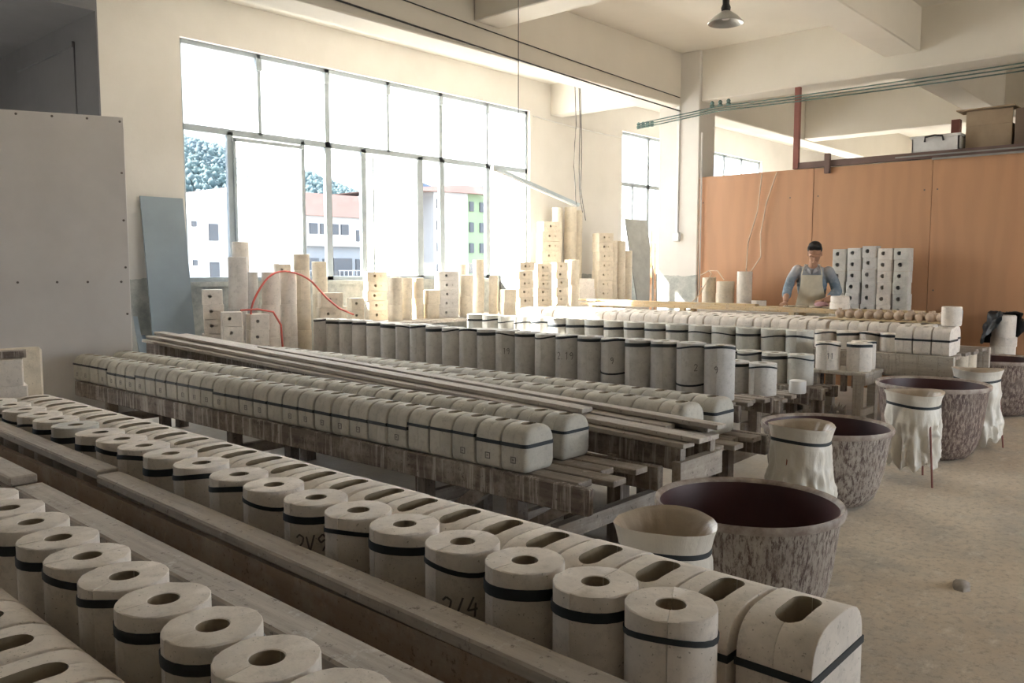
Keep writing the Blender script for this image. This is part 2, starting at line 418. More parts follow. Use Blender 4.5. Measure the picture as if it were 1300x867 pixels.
struct(MB().box(18.2, 18.7, 2.2, 2.7, 0, CEIL).build('column', 'wall_paint', None, 0), 'far column standing beyond the partition')

# windows
def window(name, X0, X1, Z0, Z1, trans, mull_top, mull_low, panes, label):
    root = struct(bpy.data.objects.new(name, None), label); COL.objects.link(root); root.location = (X0, WY+.06, Z0)
    def bar(n, x0, x1, z0, z1, d=.05):
        MB().box(x0-X0, x1-X0, 0, d, z0-Z0, z1-Z0).build(n, 'metal_frame', root, 0)
    bar('frame_rail', X0, X1, Z0, Z0+.05, .07); bar('frame_rail', X0, X1, Z1-.05, Z1, .07); bar('transom', X0, X1, trans-.04, trans+.03, .07)
    bar('frame_stile', X0, X0+.045, Z0, Z1, .07); bar('frame_stile', X1-.045, X1, Z0, Z1, .07)
    for x, h in mull_top: bar('mullion', x-h, x+h, trans, Z1)
    for x, h in mull_low: bar('mullion', x-h, x+h, Z0, trans)
    for x0, x1, z0, z1, mt in panes:
        MB().box(x0-X0, x1-X0, .022, .028, z0-Z0, z1-Z0).build('pane', mt, root, 0)
    return root
tm = [(5.43, .022), (6.38, .035), (7.36, .022), (8.325, .035), (9.28, .022)]
xs = [4.49, 5.43, 6.38, 7.36, 8.325, 9.28, 10.16]
pn = [(xs[i], xs[i+1], 3.03, 3.89, 'glass_hazy') for i in range(6)]
low = [(5.04, .035), (6.01, .025), (6.385, .045), (6.94, .04), (7.93, .045), (8.345, .045), (9.30, .045)]
lx = [4.49, 5.04, 6.01, 6.385, 6.94, 7.93, 8.345, 9.30, 10.16]
lm = ['glass', 'glass_wiped', 'glass', 'glass', 'glass_dusty', 'glass', 'glass', 'glass_dusty']
pn += [(lx[i], lx[i+1], 1.34, 2.97, lm[i]) for i in range(8)]
win = window('window_1', *W1, 3.0, tm, low, pn, 'large grey metal window with six upper panes')
MB().box(.62, .65, -.02, .02, .05, 1.62).build('sash_stile', 'metal_frame', win, 0)
MB().box(2.62, 2.645, -.02, .02, .05, 1.62).build('sash_stile', 'metal_frame', win, 0)
MB().box(3.40, 3.43, -.02, .02, .05, 1.62).build('sash_stile', 'metal_frame', win, 0)
MB().box(.6, 1.56, -.02, .02, 1.60, 1.64).build('sash_rail', 'metal_frame', win, 0)
for i, (x, z) in enumerate(((5.43, 3.74), (6.38, 3.74), (7.36, 3.76), (8.325, 3.76), (9.28, 3.77))):
    MB().box(x-4.45-.04, x-4.45+.03, -.02, .03, z-1.30, 3.88-1.30).build('corner_latch', 'metal_frame', win, 0)
MB().box(-.04, 5.79, -.14, .06, -.05, 0).build('window_sill', 'wall_paint', win, 0)
window('window_2', *W2, 3.0, [(13.72, .04)], [(13.72, .045), (13.2, .03)],
       [(12.8, 13.72, 3.03, 3.89, 'glass'), (13.72, 15.16, 3.03, 3.89, 'glass'), (12.8, 13.72, 1.34, 2.97, 'glass_hazy'), (13.72, 15.16, 1.34, 2.97, 'glass_hazy')],
       'window right of the big one, partly behind the column')
window('window_3', *W3, 3.0, [(16.7, .04), (17.5, .04)], [(17.1, .04)], [(15.94, 18.36, 3.03, 3.86, 'glass'), (15.94, 18.36, 1.34, 2.97, 'glass')],
       'far window glimpsed above the partition')

# plywood partition with lidded room behind
PX = 10.4
part = struct(bpy.data.objects.new('wall_partition', None), 'orange brown plywood partition'); COL.objects.link(part); part.location = (PX, 5.88, 0)
seams = [5.88, 4.28, 2.90, 1.52, .14, -1.24, -2.62]
for i in range(6):
    a, b = seams[i], seams[i+1]
    o = MB().box(0, .018, b+.003-a, -.003, 0, 2.70-(.008 if i % 2 else 0)).build('plywood_panel', 'plywood', part, 0, (.004*(i % 2), a-5.88, 0))
    for yy, zz in ((-.06, 2.35), (-.06, 1.2), (-1.3, 2.35)):
        MB().box(-.003, 0, yy-.008, yy+.008, zz-.008, zz+.008).build('nail', 'screw', o, 0)
for s_ in seams: MB().box(.02, .07, s_-5.88-.03, s_-5.88+.03, 0, 2.68).build('stud', 'wood_leg', part, 0)
struct(MB().box(PX+.02, 14.4, -2.6, 5.85, 2.62, 2.70).build('ceiling_partition_room', 'cardboard', None, 0))
struct(MB().box(PX-.02, PX+.05, -2.6, 4.55, 2.705, 2.78).build('trim_2', 'steel_brown', None, 0), 'brown steel rail along the top of the partition')
struct(MB().box(PX-.05, PX-.03, -2.6, 2.9, 2.68, 2.70).box(PX-.05, PX-.03, -2.6, 3.3, 2.73, 2.745).build('trim_3', 'metal_grey', None, 0))
tag(MB().box(PX-.03, PX+.03, 4.48, 4.545, 2.705, 3.72).build('steel_post', 'rust_red', None, 0), 'rust red square steel post standing on top of the partition', 'post')
tag(MB().box(PX-.06, PX-.0, 4.07, 4.13, 2.62, 2.86).build('steel_stub', 'steel_brown', None, 0), 'short dark steel stub on the partition rail', 'bracket')

# ================================================================ OUTSIDE
def building(name, label, x0, x1, y0, y1, z0, z1, mat):
    r = thing(name, label, 'building', (x0, y0, z0))
    MB().box(0, x1-x0, 0, y1-y0, 0, z1-z0).build('walls', mat, r, 0); return r
def bwin(r, x, z, wd, h, mat='far_window', face='y', d=.12, yo=0):
    if face == 'y': MB().box(x-wd/2, x+wd/2, yo-d, yo+.02, z-h/2, z+h/2).build('window', mat, r, 0)
    else: MB().box(yo-d, yo+.02, x-wd/2, x+wd/2, z-h/2, z+h/2).build('window', mat, r, 0)
struct(MB().box(-400, 600, -400, 600, -14.4, -14).build('ground_outside', 'far_ground', None, 0), 'ground far below the window')
# white gabled house
b = building('gabled_house', 'white gabled house with small windows outside the left window pane', 29.5, 38.6, 62, 74, -14, 5.2, 'far_white')
MB().prism([(2.0, 19.2), (9.1, 19.2), (9.1, 21.0), (4.2, 21.6), (2.2, 20.1)], 0, 12).build('gable', 'far_white', b, 0)
MB().box(-2.2, 2.0, .5, 10, 0, 16.2).build('lower_wing', 'far_white', b, 0)
MB().prism([(5.0, 20.9), (9.3, 20.9), (9.3, 22.0), (6.0, 22.0)], .2, 12).build('roof', 'far_roof', b, 0)
for i in range(5): bwin(b, 4.1, 18.3-i*3.0, .75, 1.3); bwin(b, 2.5, 18.9-i*3.0, .35, .4)
for i in range(3): bwin(b, -1.4, 13.8-i*3, .7, 1.2, yo=.5)
# apartment block with a red roof
b = building('apartment_block', 'white apartment block with red roof and balconies outside the window', 41.0, 49.6, 62, 76, -14, 5.9, 'far_grey')
MB().box(-.4, 9.0, -.5, 14, 17.4, 20.0).build('top_storey', 'far_white', b, 0)
MB().prism([(-.6, 20.0), (9.2, 20.0), (8.8, 21.9), (.0, 21.9)], -.9, 14.5).build('roof', 'far_roof', b, 0)
for i in range(4): bwin(b, 1.6+i*1.1, 18.9, .8, .9, yo=-.5)
bwin(b, 6.6, 18.4, .8, 1.0, yo=-.5)
for f in range(5):
    z = 15.0-f*2.9
    for k, x in enumerate((1.4, 5.0)):
        bwin(b, x, z+.6, 2.0, 1.5); bwin(b, x+1.7, z+.5, .5, 1.6)
        bl = MB().box(x-1.3, x+1.3, -1.2, 0, z-.75, z-.35).build('balcony', 'far_white', b, 0)
        for q in range(6): MB().box(x-1.2+q*.46, x-1.14+q*.46, -1.2, -1.14, z-.35, z+.25).build('baluster', 'far_white', bl, 0)
        MB().box(x-1.3, x+1.3, -1.22, -1.12, z+.22, z+.3).build('balcony_rail', 'far_white', bl, 0)
# green and white tower block
b = building('tower_block', 'tall white and pale green block with rows of small windows outside', 57.2, 62.0, 62, 74, -14, 9.2, 'far_white')
MB().box(4.8, 9.5, .3, 12, 0, 23.2).build('green_side', 'far_green', b, 0)
MB().prism([(-6, 22.9), (10, 23.3), (10, 24.0), (3.0, 23.9)], -.6, 12).build('roof', 'far_roof', b, 0)
MB().box(-6.5, 0, 3, 12, 0, 22.4).build('far_wing', 'far_white', b, 0)
for i in range(7):
    bwin(b, .75, 21.9-i*2.15, .75, .9)
    for x in (5.6, 7.3): bwin(b, x, 21.9-i*2.15, .6 if x < 6 else .95, 1.0, yo=.3)
# wooded hill: a ridge covered by a canopy nobody could count
rnd = random.Random(3)
def ridge(x):  # height of hill crest by x at y ~ 240
    pts = [(-60, 30), (40, 36), (100, 40), (118, 39), (135, 36), (150, 33.5), (170, 28), (190, 25), (215, 18), (260, 10), (320, 0)]
    for (a, ha), (b_, hb) in zip(pts, pts[1:]):
        if x <= b_: return ha+(hb-ha)*(x-a)/(b_-a)
    return 0
hill = thing('wooded_hill', 'green wooded hill rising behind the houses outside the window', 'hill', (0, 150, -14))
g = MB(); nx = 60; ny = 16
vs_ = []
for j in range(ny+1):
    for i in range(nx+1):
        x = -60+i*6.4; yy = j*8.0; k = sin(min(1, j/11)*pi/2)
        vs_.append((x, yy, k*(ridge(x)+13)+rnd.uniform(-.6, .6)))
g.add(vs_, [(j*(nx+1)+i, j*(nx+1)+i+1, (j+1)*(nx+1)+i+1, (j+1)*(nx+1)+i) for j in range(ny) for i in range(nx)])
g.build('slope', 'hill_hazy', hill)
c = MB()
ico = bmesh.new(); bmesh.ops.create_icosphere(ico, subdivisions=1, radius=1); ico.verts.index_update()
iv = [v.co[:] for v in ico.verts]; if_ = [[v.index for v in f.verts] for f in ico.faces]; ico.free()
for q in range(19000):
    x = rnd.uniform(45, 215); j = rnd.uniform(1, 11.5); k = sin(min(1, j/11)*pi/2)
    z = k*(ridge(x)+13); r_ = rnd.uniform(.45, 1.25)
    c.add([(x+p[0]*r_*rnd.uniform(.55, 1.4), j*8+p[1]*r_*rnd.uniform(.6, 1.3), z+p[2]*r_*rnd.uniform(.5, 1.7)) for p in iv], if_)
cn = c.build('tree_canopy', 'hill_hazy', hill, 180); cn['kind'] = 'stuff'
mt = MB().prism([(0, 0), (0, 96), (60, 84), (150, 106), (250, 128), (380, 60), (500, 0)], 0, 40).build('mountain', 'far_blue', None, 0, (480, 560, -14))
struct(mt, 'hazy blue mountain on the horizon')

# ================================================================ MOULD PROTOTYPES
def tube_half(R, r, h, depth, n=12, seed=0):
    rr = random.Random(seed); m = MB(); g_ = .0005
    prof = [(R*.985, 0), (R, .006), (R, h-.030), (R, h-.0025), (R-.0025, h), (r+.002, h), (r, h-.002), (r*.97, h-depth)]
    k = len(prof); vv = []
    for i in range(n+1):
        a = pi*i/n
        w_ = 1+rr.uniform(-.006, .006)
        for j, (q, z) in enumerate(prof):
            f = w_ if j in (0, 1, 2, 3) else 1
            vv.append((q*cos(a)*f, max(g_, q*sin(a)*f+(g_ if i in (0, n) else 0)), z+(rr.uniform(-.0018, .0018) if j in (3, 4) else 0)))
    ff = [(i*k+j, (i+1)*k+j, (i+1)*k+j+1, i*k+j+1) for i in range(n) for j in range(k-1)]
    ax0 = len(vv); vv += [(0, g_, h-depth), (0, g_, 0)]
    ff += [tuple(list(range(k))+[ax0, ax0+1]), tuple(list(range(n*k+k-1, n*k-1, -1))+[ax0+1, ax0])]
    ff += [(i*k+k-1, (i+1)*k+k-1, ax0) for i in range(n)]+[((i+1)*k, i*k, ax0+1) for i in range(n)]
    m.add(vv, ff); return m
def ring(R, z, w_, t=.003, n=24, wav=.003, seed=0):
    rr = random.Random(seed); ph = rr.uniform(0, 6); tl = rr.uniform(.003, .009)
    prof = [(R, 0), (R+t, 0), (R+t, w_), (R, w_), (R, 0)]
    return MB().lathe(prof, n, lambda q, zz, a, j: (q, z+zz+wav*sin(2*a+ph)+tl*cos(a)))
_tc = {}
def tube_set(R, h, mat, hole=.335, zb=None, bw=.024):
    key = (R, h, mat, hole, zb)
    if key not in _tc:
        hv = [tube_half(R, R*hole, h, h*.8, 12, s).mesh('mould_half', mat, 30) for s in range(3)]
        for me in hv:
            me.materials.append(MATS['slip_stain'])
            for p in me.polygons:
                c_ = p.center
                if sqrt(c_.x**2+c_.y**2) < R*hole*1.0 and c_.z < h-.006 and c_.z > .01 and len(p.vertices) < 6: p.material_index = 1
        bz = h-.066 if zb is None else zb
        bd = [ring(R+.0008, bz+dz, bw*f, seed=s, wav=wv).mesh('rubber_band', 'band', 40) for s, (dz, f, wv) in enumerate(((0, 1, .003), (.012, .8, .006), (-.012, 1.2, .003), (.004, .55, .008)))]
        _tc[key] = (hv, bd)
    return _tc[key]
def tube_mould(label, loc, R, h, mat='plaster', group=None, band=True, rz=None, hole=.335, zb=None, name='tube_mould', lean=0):
    hv, bd = tube_set(R, h, mat, hole, zb)
    rz = random.uniform(-.35, .35)+radians(8) if rz is None else rz
    t = thing(name, label, 'mould', loc, rz, group)
    if lean: t.rotation_euler = (random.uniform(-lean, lean), random.uniform(-lean, lean), rz)
    a = random.choice(hv); b_ = random.choice(hv)
    obj('mould_half', a, t); obj('mould_half', b_, t, rz=pi)
    if band: obj('rubber_band', random.choice(bd), t, rz=random.uniform(2.6, 4.6))
    return t
def arch(w_, h, z1, n=14, rb=.03):
    """rounded bottom corners, straight sides up to z1, then a flattened arch"""
    p = []
    for i in range(4): a = -pi/2+pi/2*i/3; p.append((w_/2-rb+rb*cos(a), rb+rb*sin(a)))
    p.append((w_/2, z1))
    for i in range(1, n):
        a = pi*i/n; ex = 2/(2.7 if h < .24 else 3.1)
        p.append((w_/2*(abs(cos(a))**ex)*(1 if cos(a) > 0 else -1), z1+(h-z1)*sin(a)**ex))
    p.append((-w_/2, z1))
    for i in range(4): a = pi+pi/2*i/3; p.append((-w_/2+rb+rb*cos(a), rb+rb*sin(a)))
    return p
def slot(L, W_, z0, z1, n=10, narrow=.9):
    pl = []
    for i in range(n+1): a = -pi/2+pi*i/n; pl.append((L/2-W_/2+W_/2*cos(a), W_/2*sin(a)))
    for i in range(n+1): a = pi/2+pi*i/n; pl.append((-L/2+W_/2+W_/2*cos(a), W_/2*sin(a)))
    k = len(pl); m = MB()
    m.add([(x*narrow, y*narrow, z0) for x, y in pl]+[(x, y, z1) for x, y in pl],
          [tuple(range(k-1, -1, -1)), tuple(range(k, 2*k))]+[(i, (i+1) % k, (i+1) % k+k, i+k) for i in range(k)])
    return m
def rect_band(w_, t, z, bw=.018, e=.003, r0=.0):
    """strap round the block in plan; r0 rounds the two corners on the -y side"""
    def plan(o):
        x, y = w_/2+o, t/2+o; p = []
        for sx, a0 in ((-1, 180), (1, 270)):
            if r0:
                for i in range(5): a = radians(a0+22.5*i); p.append((sx*(w_/2-r0)+(r0+o)*cos(a), -t/2+r0+(r0+o)*sin(a)))
            else: p.append((sx*x, -y))
        return p+[(x, y), (-x, y)]
    a, b_ = plan(0), plan(e); k = len(a); m = MB()
    m.add([(*p, z) for p in a]+[(*p, z) for p in b_]+[(*p, z+bw) for p in b_]+[(*p, z+bw) for p in a],
          [(r*k+i, r*k+(i+1) % k, ((r+1) % 4)*k+(i+1) % k, ((r+1) % 4)*k+i) for r in range(4) for i in range(k)])
    return m
_bc = {}
def block_set(w_, h, t, L, W_, depth, z1, mat, bz, rnd0=0):
    key = (w_, h, t, L, W_, depth, z1, mat, bz, rnd0)
    if key not in _bc:
        pf = arch(w_, h, z1)
        cut = slot(L, W_, h-depth, h+.05); dx = -.018 if h > .29 else 0
        cut.v = [(p[0]+dx, p[1], p[2]) for p in cut.v]
        g_ = .0006; bv = .006 if h < .24 else .003
        hs = [finish(boolean(MB().rprism(pf, -t/2, -g_, max(rnd0, bv), .0004), [cut]), 'mould_half', mat, 40), finish(boolean(MB().rprism(pf, g_, t/2, .0004, bv), [cut]), 'mould_half', mat, 40)]
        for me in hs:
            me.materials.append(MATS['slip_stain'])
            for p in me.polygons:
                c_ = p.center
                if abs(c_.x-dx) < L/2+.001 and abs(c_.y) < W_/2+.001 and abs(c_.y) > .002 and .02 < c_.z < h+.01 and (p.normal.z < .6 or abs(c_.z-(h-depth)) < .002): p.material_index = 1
        bd = [rect_band(w_, t, bz+d, bw_, .003, rnd0).mesh('rubber_band', 'band', 0) for d, bw_ in ((0, .018), (.014, .015), (-.016, .018))]
        _bc[key] = (hs, bd)
    return _bc[key]
def block_mould(label, loc, dims, rz=0, group=None, band=0, name='arched_mould', stamp=None):
    hs, bd = block_set(*dims)
    t = thing(name, label, 'mould', loc, rz, group)
    obj('mould_half', hs[0], t); obj('mould_half', hs[1], t)
    if band is not None: obj('rubber_band', bd[band % 3], t)
    if stamp is not None: obj('stamp', stamp, t)
    return t
# handwriting on tubes: strokes bent round the cylinder
GL = {'2': [[(0, .8), (.2, 1), (.45, .85), (.4, .55), (0, 0), (.5, .05)]], '1': [[(.1, .85), (.3, 1), (.25, 0)]],
      '9': [[(.5, .75), (.3, 1), (.05, .75), (.2, .5), (.48, .7), (.45, .3), (.3, 0)]], '4': [[(.3, 1), (0, .35), (.5, .4)], [(.4, .7), (.35, 0)]],
      'v': [[(0, .9), (.2, 0), (.45, 1)]], '/': [[(.4, 1), (.05, 0)]], '0': [[(.25, 1), (.05, .6), (.2, 0), (.45, .4), (.25, 1)]], '.': [[(.1, .1), (.2, 0)]]}
def marking(parent, text, R, z, size, ang):
    m = MB(); a0 = ang-len(text)*.6*size/R/2
    for ci, ch in enumerate(text):
        for st in GL[ch]:
            pts = []
            for (x0, y0), (x1, y1) in zip(st, st[1:]):
                for s in range(3): pts.append((x0+(x1-x0)*s/3, y0+(y1-y0)*s/3))
            pts.append(st[-1])
            P3 = []
            for x, y in pts:
                a = a0+(ci*.62+x)*size/R; P3.append((a, z+y*size))
            for (a, z0), (b_, z2) in zip(P3, P3[1:]):
                d = Vector(((b_-a)*R, z2-z0)); 
                if d.length < 1e-6: continue
                d.normalize(); nx_, nz_ = -d.y*.0028, d.x*.0028
                q = [(a-nx_/R, z0-nz_), (b_-nx_/R, z2-nz_), (b_+nx_/R, z2+nz_), (a+nx_/R, z0+nz_)]
                m.add([((R+.0016)*cos(u), (R+.0016)*sin(u), zz) for u, zz in q], [(0, 1, 2, 3)])
    me = m.mesh('marking', 'ink', 0)
    o = obj('marking', me, parent); o.rotation_euler.z = -parent.rotation_euler.z
    return o

# ================================================================ TABLES
def table(name, label, x0, x1, y0, y1, z, slats=4, rail=.11, legs=(), drift=0.0, legsx=None, front_mat='wood_drip', stretch=True, rail_out=0.0, slat_end=None, t=.03, back_rail=True):
    """trestle table running along y; drift = change of x per metre of y. legs: y positions of leg pairs"""
    r = thing(name, label, 'table', (x0, y0, 0))
    L = y1-y0; f = lambda x, y: (x+drift*(y), y)
    def lb(n, xa, xb, ya, yb, za, zb, mat, c=.004):
        xm = (xa+xb)/2; p = f(xm, ya); q = f(xm, yb)
        MB().bar((p[0], p[1], (za+zb)/2), (q[0], q[1], (za+zb)/2), xb-xa, zb-za, 0, c).build(n, mat, r)
    W_ = x1-x0
    lb('side_rail', 0, .045, -rail_out, L, z-rail, z, front_mat, .006)
    if back_rail: lb('side_rail', W_-.045, W_, 0, L, z-rail, z, front_mat, .006)
    n = slats; sw = (W_-.10)/n
    for i in range(n):
        e = 0 if slat_end is None else slat_end[i % len(slat_end)]
        lb('slat', .05+i*sw+.012, .05+(i+1)*sw-.012, e, L-.02, z-t, z-.0005, 'wood_dark')
    for ly in legs:
        for lx in (.05, W_-.12):
            xx = f(lx, ly)[0]
            MB().box(xx, xx+.075, ly, ly+.075, 0, z-t-.0).build('leg', 'wood_leg', r)
        xx = f(.05, ly)[0]
        MB().bar((xx-.0, ly+.037, z-t-.04), (xx+W_-.11, ly+.037, z-t-.04), .05, .07).build('crossbar', 'wood_x', r)
        if stretch: MB().bar((xx-.04, ly+.1, .19), (xx+W_-.12, ly+.1, .19), .04, .075).build('stretcher', 'wood_x', r)
    return r

# ---- foreground: dividers (capped boards) between the two nearest rows
def divider(label, caps, board, leg_y):
    r = thing('divider_board', label, 'board', (board[0], board[2], 0))
    bx, by = board[0], board[2]
    for p, q, w_, h in caps:
        MB().bar((p[0]-bx, p[1]-by, p[2]), (q[0]-bx, q[1]-by, q[2]), w_, h, 0, .006).build('cap_plank', 'wood_dusty', r)
    x, x2, y0, y1, z0, z1 = board
    MB().bar((0, 0, (z0+z1)/2), (x2-x, y1-y0, (z0+z1)/2), .024, z1-z0).build('side_board', 'board_brown', r)
    return r
divider('long brown board with a dusty wooden cap rail before the foreground tubes',
        [((1.335, .3, .580), (1.352, 3.38, .622), .095, .036), ((1.358, 3.40, .632), (1.372, 5.9, .655), .09, .036)],
        (1.312, 1.345, .3, 5.9, 0.0, .570), ())
divider('dusty wooden rail crossing the lower left corner',
        [((1.045, .3, .602), (1.10, 3.50, .602), .105, .038), ((1.10, 3.55, .628), (1.13, 5.9, .628), .10, .038)],
        (1.03, 1.11, .3, 5.9, 0.0, .585), ())

# ---- table 0 and 1 (nearest rows)
table('trestle_table', 'low trestle table in the bottom left corner under tube moulds', .30, .985, .5, 5.0, .36, 4, .1, (.9, 3.0, 4.6))
table('trestle_table', 'low trestle table under the foreground row of tubes and slotted blocks', 1.42, 2.06, .62, 5.85, .36, 4, .1, (1.0, 3.1, 5.3))
for i in range(10):
    y = 1.18+.2155*i
    tube_mould(f'round tube mould in the bottom left corner, {ORD[i+1]} from the bottom edge', (.845+random.uniform(-.006, .006), y, .36), .103, .34, group='tube moulds in the bottom left corner')
BIG = (.31, .30, .178, .165, .070, .22, .18, 'plaster', .182)
for i in range(6):
    block_mould(f'slotted block mould in the very bottom left corner, {ORD[i+1]} from the bottom edge', (.54, 1.36+.192*i, .36), BIG, 0, 'slotted blocks in the bottom left corner', i)
TY = [.951, 1.159, 1.382, 1.608, 1.848, 2.065, 2.286, 2.532, 2.758, 3.03, 3.279, 3.513, 3.725, 3.949, 4.231, 4.465, 4.678, 4.895, 5.12, 5.34]
for i, y in enumerate(TY):
    x = 1.590-.013*(y-.95)
    t = tube_mould(f'round tube mould in the foreground row behind the rail, {ORD[i+1]} from the right', (x, y, .36), .1035, .34, 'plaster' if i != 14 else 'plaster_green', 'tube moulds in the foreground row')
    if i == 3: marking(t, '2/4', .1035, .165, .055, radians(222))
    if i == 6: marking(t, '2v9', .1035, .19, .055, radians(226))
    if i == 5: marking(t, '2', .1035, .13, .05, radians(210))
BY = [.769, .961, 1.147, 1.337, 1.523, 1.704, 1.887, 2.087, 2.27, 2.472, 2.66, 2.851, 3.045, 3.23, 3.425, 3.648]
while BY[-1] < 5.5: BY.append(BY[-1]+.195)
for i, y in enumerate(BY):
    o = block_mould(f'slotted block mould behind the foreground tubes, {ORD[i+1]} from the right', (1.872-.006*(y-.8)+random.uniform(-.006, .006), y, .36+.0), BIG, random.uniform(-.015, .015), 'slotted blocks in the foreground row', 0)

# ---- table 2: two rows of laid arched moulds on a drip-stained table
t2 = table('trestle_table', 'drip-stained trestle table carrying two rows of laid arched moulds', 2.90, 3.52, 2.16, 7.6, .48, 4, .125, (.45, 1.1, 3.0, 4.9), -.02, slat_end=(.1, .0, .16, .05))
MB().bar((.12, .60, .10), (.10, .10, .40), .05, .05).build('brace', 'wood_leg', t2)
MB().bar((.05, 1.0, .12), (.05, .62, .40), .05, .07).build('brace', 'wood_leg', t2)
MB().bar((.1, .27, .20), (.98, .27, .20), .05, .08).build('stretcher', 'wood_x', t2)
LAID = (.225, .226, .156, .085, .06, .14, .125, 'plaster_damp', .125)
ST = MB()
for a in ((-.016, .016, -.016, -.012), (-.016, .016, .012, .016), (-.016, -.012, -.012, .012), (.012, .016, -.012, .012), (-.004, .006, -.002, .003)):
    ST.box(-.1140, -.112, a[0], a[1], .062+a[2], .062+a[3])
stm = ST.mesh('stamp', 'ink', 0)
gb = 0
for i in range(31):
    if random.random() < .3: gb = random.randint(0, 2)
    y = 2.61+.1655*i
    block_mould(f'arched mould on the drip-stained table, front row, {ORD[i+1]} from the near end', (3.022-.02*(y-2.4), y, .48), LAID if i else LAID+(.032,), random.uniform(-.02, .02), 'laid moulds on the drip-stained table, front row', gb, stamp=stm if random.random() < .75 else None)
for i in range(31):
    y = 2.645+.1655*i
    block_mould(f'arched mould on the drip-stained table, back row, {ORD[i+1]} from the near end', (3.36-.02*(y-2.4), y, .48), LAID if i else LAID+(.032,), random.uniform(-.02, .02), 'laid moulds on the drip-stained table, back row', random.randint(0, 2))

# ---- plank pile on its rack
r = thing('plank_rack', 'dark wooden rack holding up the pile of long planks', 'rack', (3.6, 2.1, 0))
MB().bar((.0, 0, .505), (-.06, 5.7, .70), .05, .11).build('beam', 'wood_drip', r); MB().bar((.30, 0, .505), (.24, 5.7, .70), .05, .11).build('beam', 'wood_drip', r)
for yy, zt in ((.35, .46), (5.2, .62), (3.2, .55)):
    for xx in (-.03, .25): MB().box(xx, xx+.085, yy, yy+.085, 0, zt).build('leg', 'wood_leg', r)
    MB().bar((-.05, yy+.04, zt-.02), (.36, yy+.04, zt-.02), .06, .08).build('crossbar', 'wood_x', r)
MB().bar((-.06, .0, .44), (.36, .0, .44), .05, .12).build('crossbar', 'wood_x', r)
for a, b_ in ((.1, .55),):
    MB().box(.1, .16, -.02, .05, 0, .40).build('leg', 'wood_leg', r)
PL = [(0, -.03, 0, .11, 0, 5.7), (1, .10, 0, .10, .08, 5.6), (2, .225, 0, .10, .0, 5.75), (3, .335, 0, .09, .2, 5.3), (4, .02, 1, .12, -.06, 5.72), (5, .16, 1, .10, .22, 5.5), (6, .30, 1, .11, .05, 5.7), (7, .08, 2, .10, .7, 5.75), (8, .24, 2, .09, -.03, 4.2)]
pos = ['lowest and nearest', 'low second from the near side', 'low third from the near side', 'lowest on the far side', 'middle layer nearest', 'middle layer centre', 'middle layer far side', 'topmost near side', 'topmost far side']
for i, dx, ly, w_, ya, yb in PL:
    zf = lambda yy: .566+.0285*ly+.0342*yy+.018
    MBx = MB().bar((0, 0, 0), (-.0105*(yb-ya)+random.uniform(-.02, .02), yb-ya, .0342*(yb-ya)), w_, .026, random.uniform(-.03, .03), .003)
    o = MBx.build('plank', 'wood_dusty', None, 35, (3.6+dx+.02-.0105*ya, 2.06+ya, zf(ya)))
    tag(o, f'long weathered plank in the sloping pile, {pos[i]}', 'plank', 'planks in the sloping pile')

# ---- table 4: two rows of laid moulds behind the plank pile
table('trestle_table', 'trestle table with laid moulds between plank pile and tall tubes', 3.99, 4.62, 2.12, 7.3, .478, 4, .12, (.2, 2.2, 4.6), 0, slat_end=(.05, 0, .1, .02))
LAID2 = (.245, .222, .170, .09, .06, .14, .115, 'plaster_damp', .125)
for i in range(27):
    y = 2.42+.1775*i
    block_mould(f'arched mould behind the plank pile, front row, {ORD[i+1]} from the near end', (4.125, y, .478), LAID2 if i else LAID2+(.032,), random.uniform(-.02, .02), 'laid moulds behind the planks, front row', random.choice((None, None, 1)))
    block_mould(f'arched mould behind the plank pile, back row, {ORD[i+1]} from the near end', (4.43, y-.03, .478), LAID2 if i else LAID2+(.032,), random.uniform(-.02, .02), 'laid moulds behind the planks, back row', random.choice((None, None, 1)) if i else 0)
tag(MB().bar((4.66, 2.56, .2), (5.5, 2.6, .2), .05, .085).build('floor_beam', 'wood_x', None), 'dusty low beam between the tables near the white bag stands', 'beam')

# ---- table 5: the tall tubes
table('trestle_table', 'trestle table under the row of tallest grey tubes', 5.30, 5.86, 2.66, 8.0, .5, 4, .12, (.3, 2.4, 4.9), 0, slat_end=(.1, .02, .06, 0))
for i in range(22):
    y = 2.92+.231*i
    t = tube_mould(f'tallest grey tube mould in the central row, {ORD[i+1]} from the right', (5.5+random.uniform(-.008, .008), y, .5), .110, .40+random.choice((0, 0, .004, -.006)), 'plaster_grey', 'tallest tubes in the central row', zb=.355)
    if i == 1: marking(t, '2', .110, .20, .05, radians(228)); obj('rubber_band', ring(.111, .09, .014, seed=5).mesh('rubber_band', 'band'), t)
    if i == 0: marking(t, '9', .110, .20, .05, radians(196))
    if i == 4: marking(t, '9', .110, .20, .05, radians(205)); obj('rubber_band', ring(.111, .12, .014, seed=6).mesh('rubber_band', 'band'), t)
    if i == 6: marking(t, '2.19', .110, .20, .06, radians(200))
    if i == 9: marking(t, '19', .110, .2, .05, radians(215))
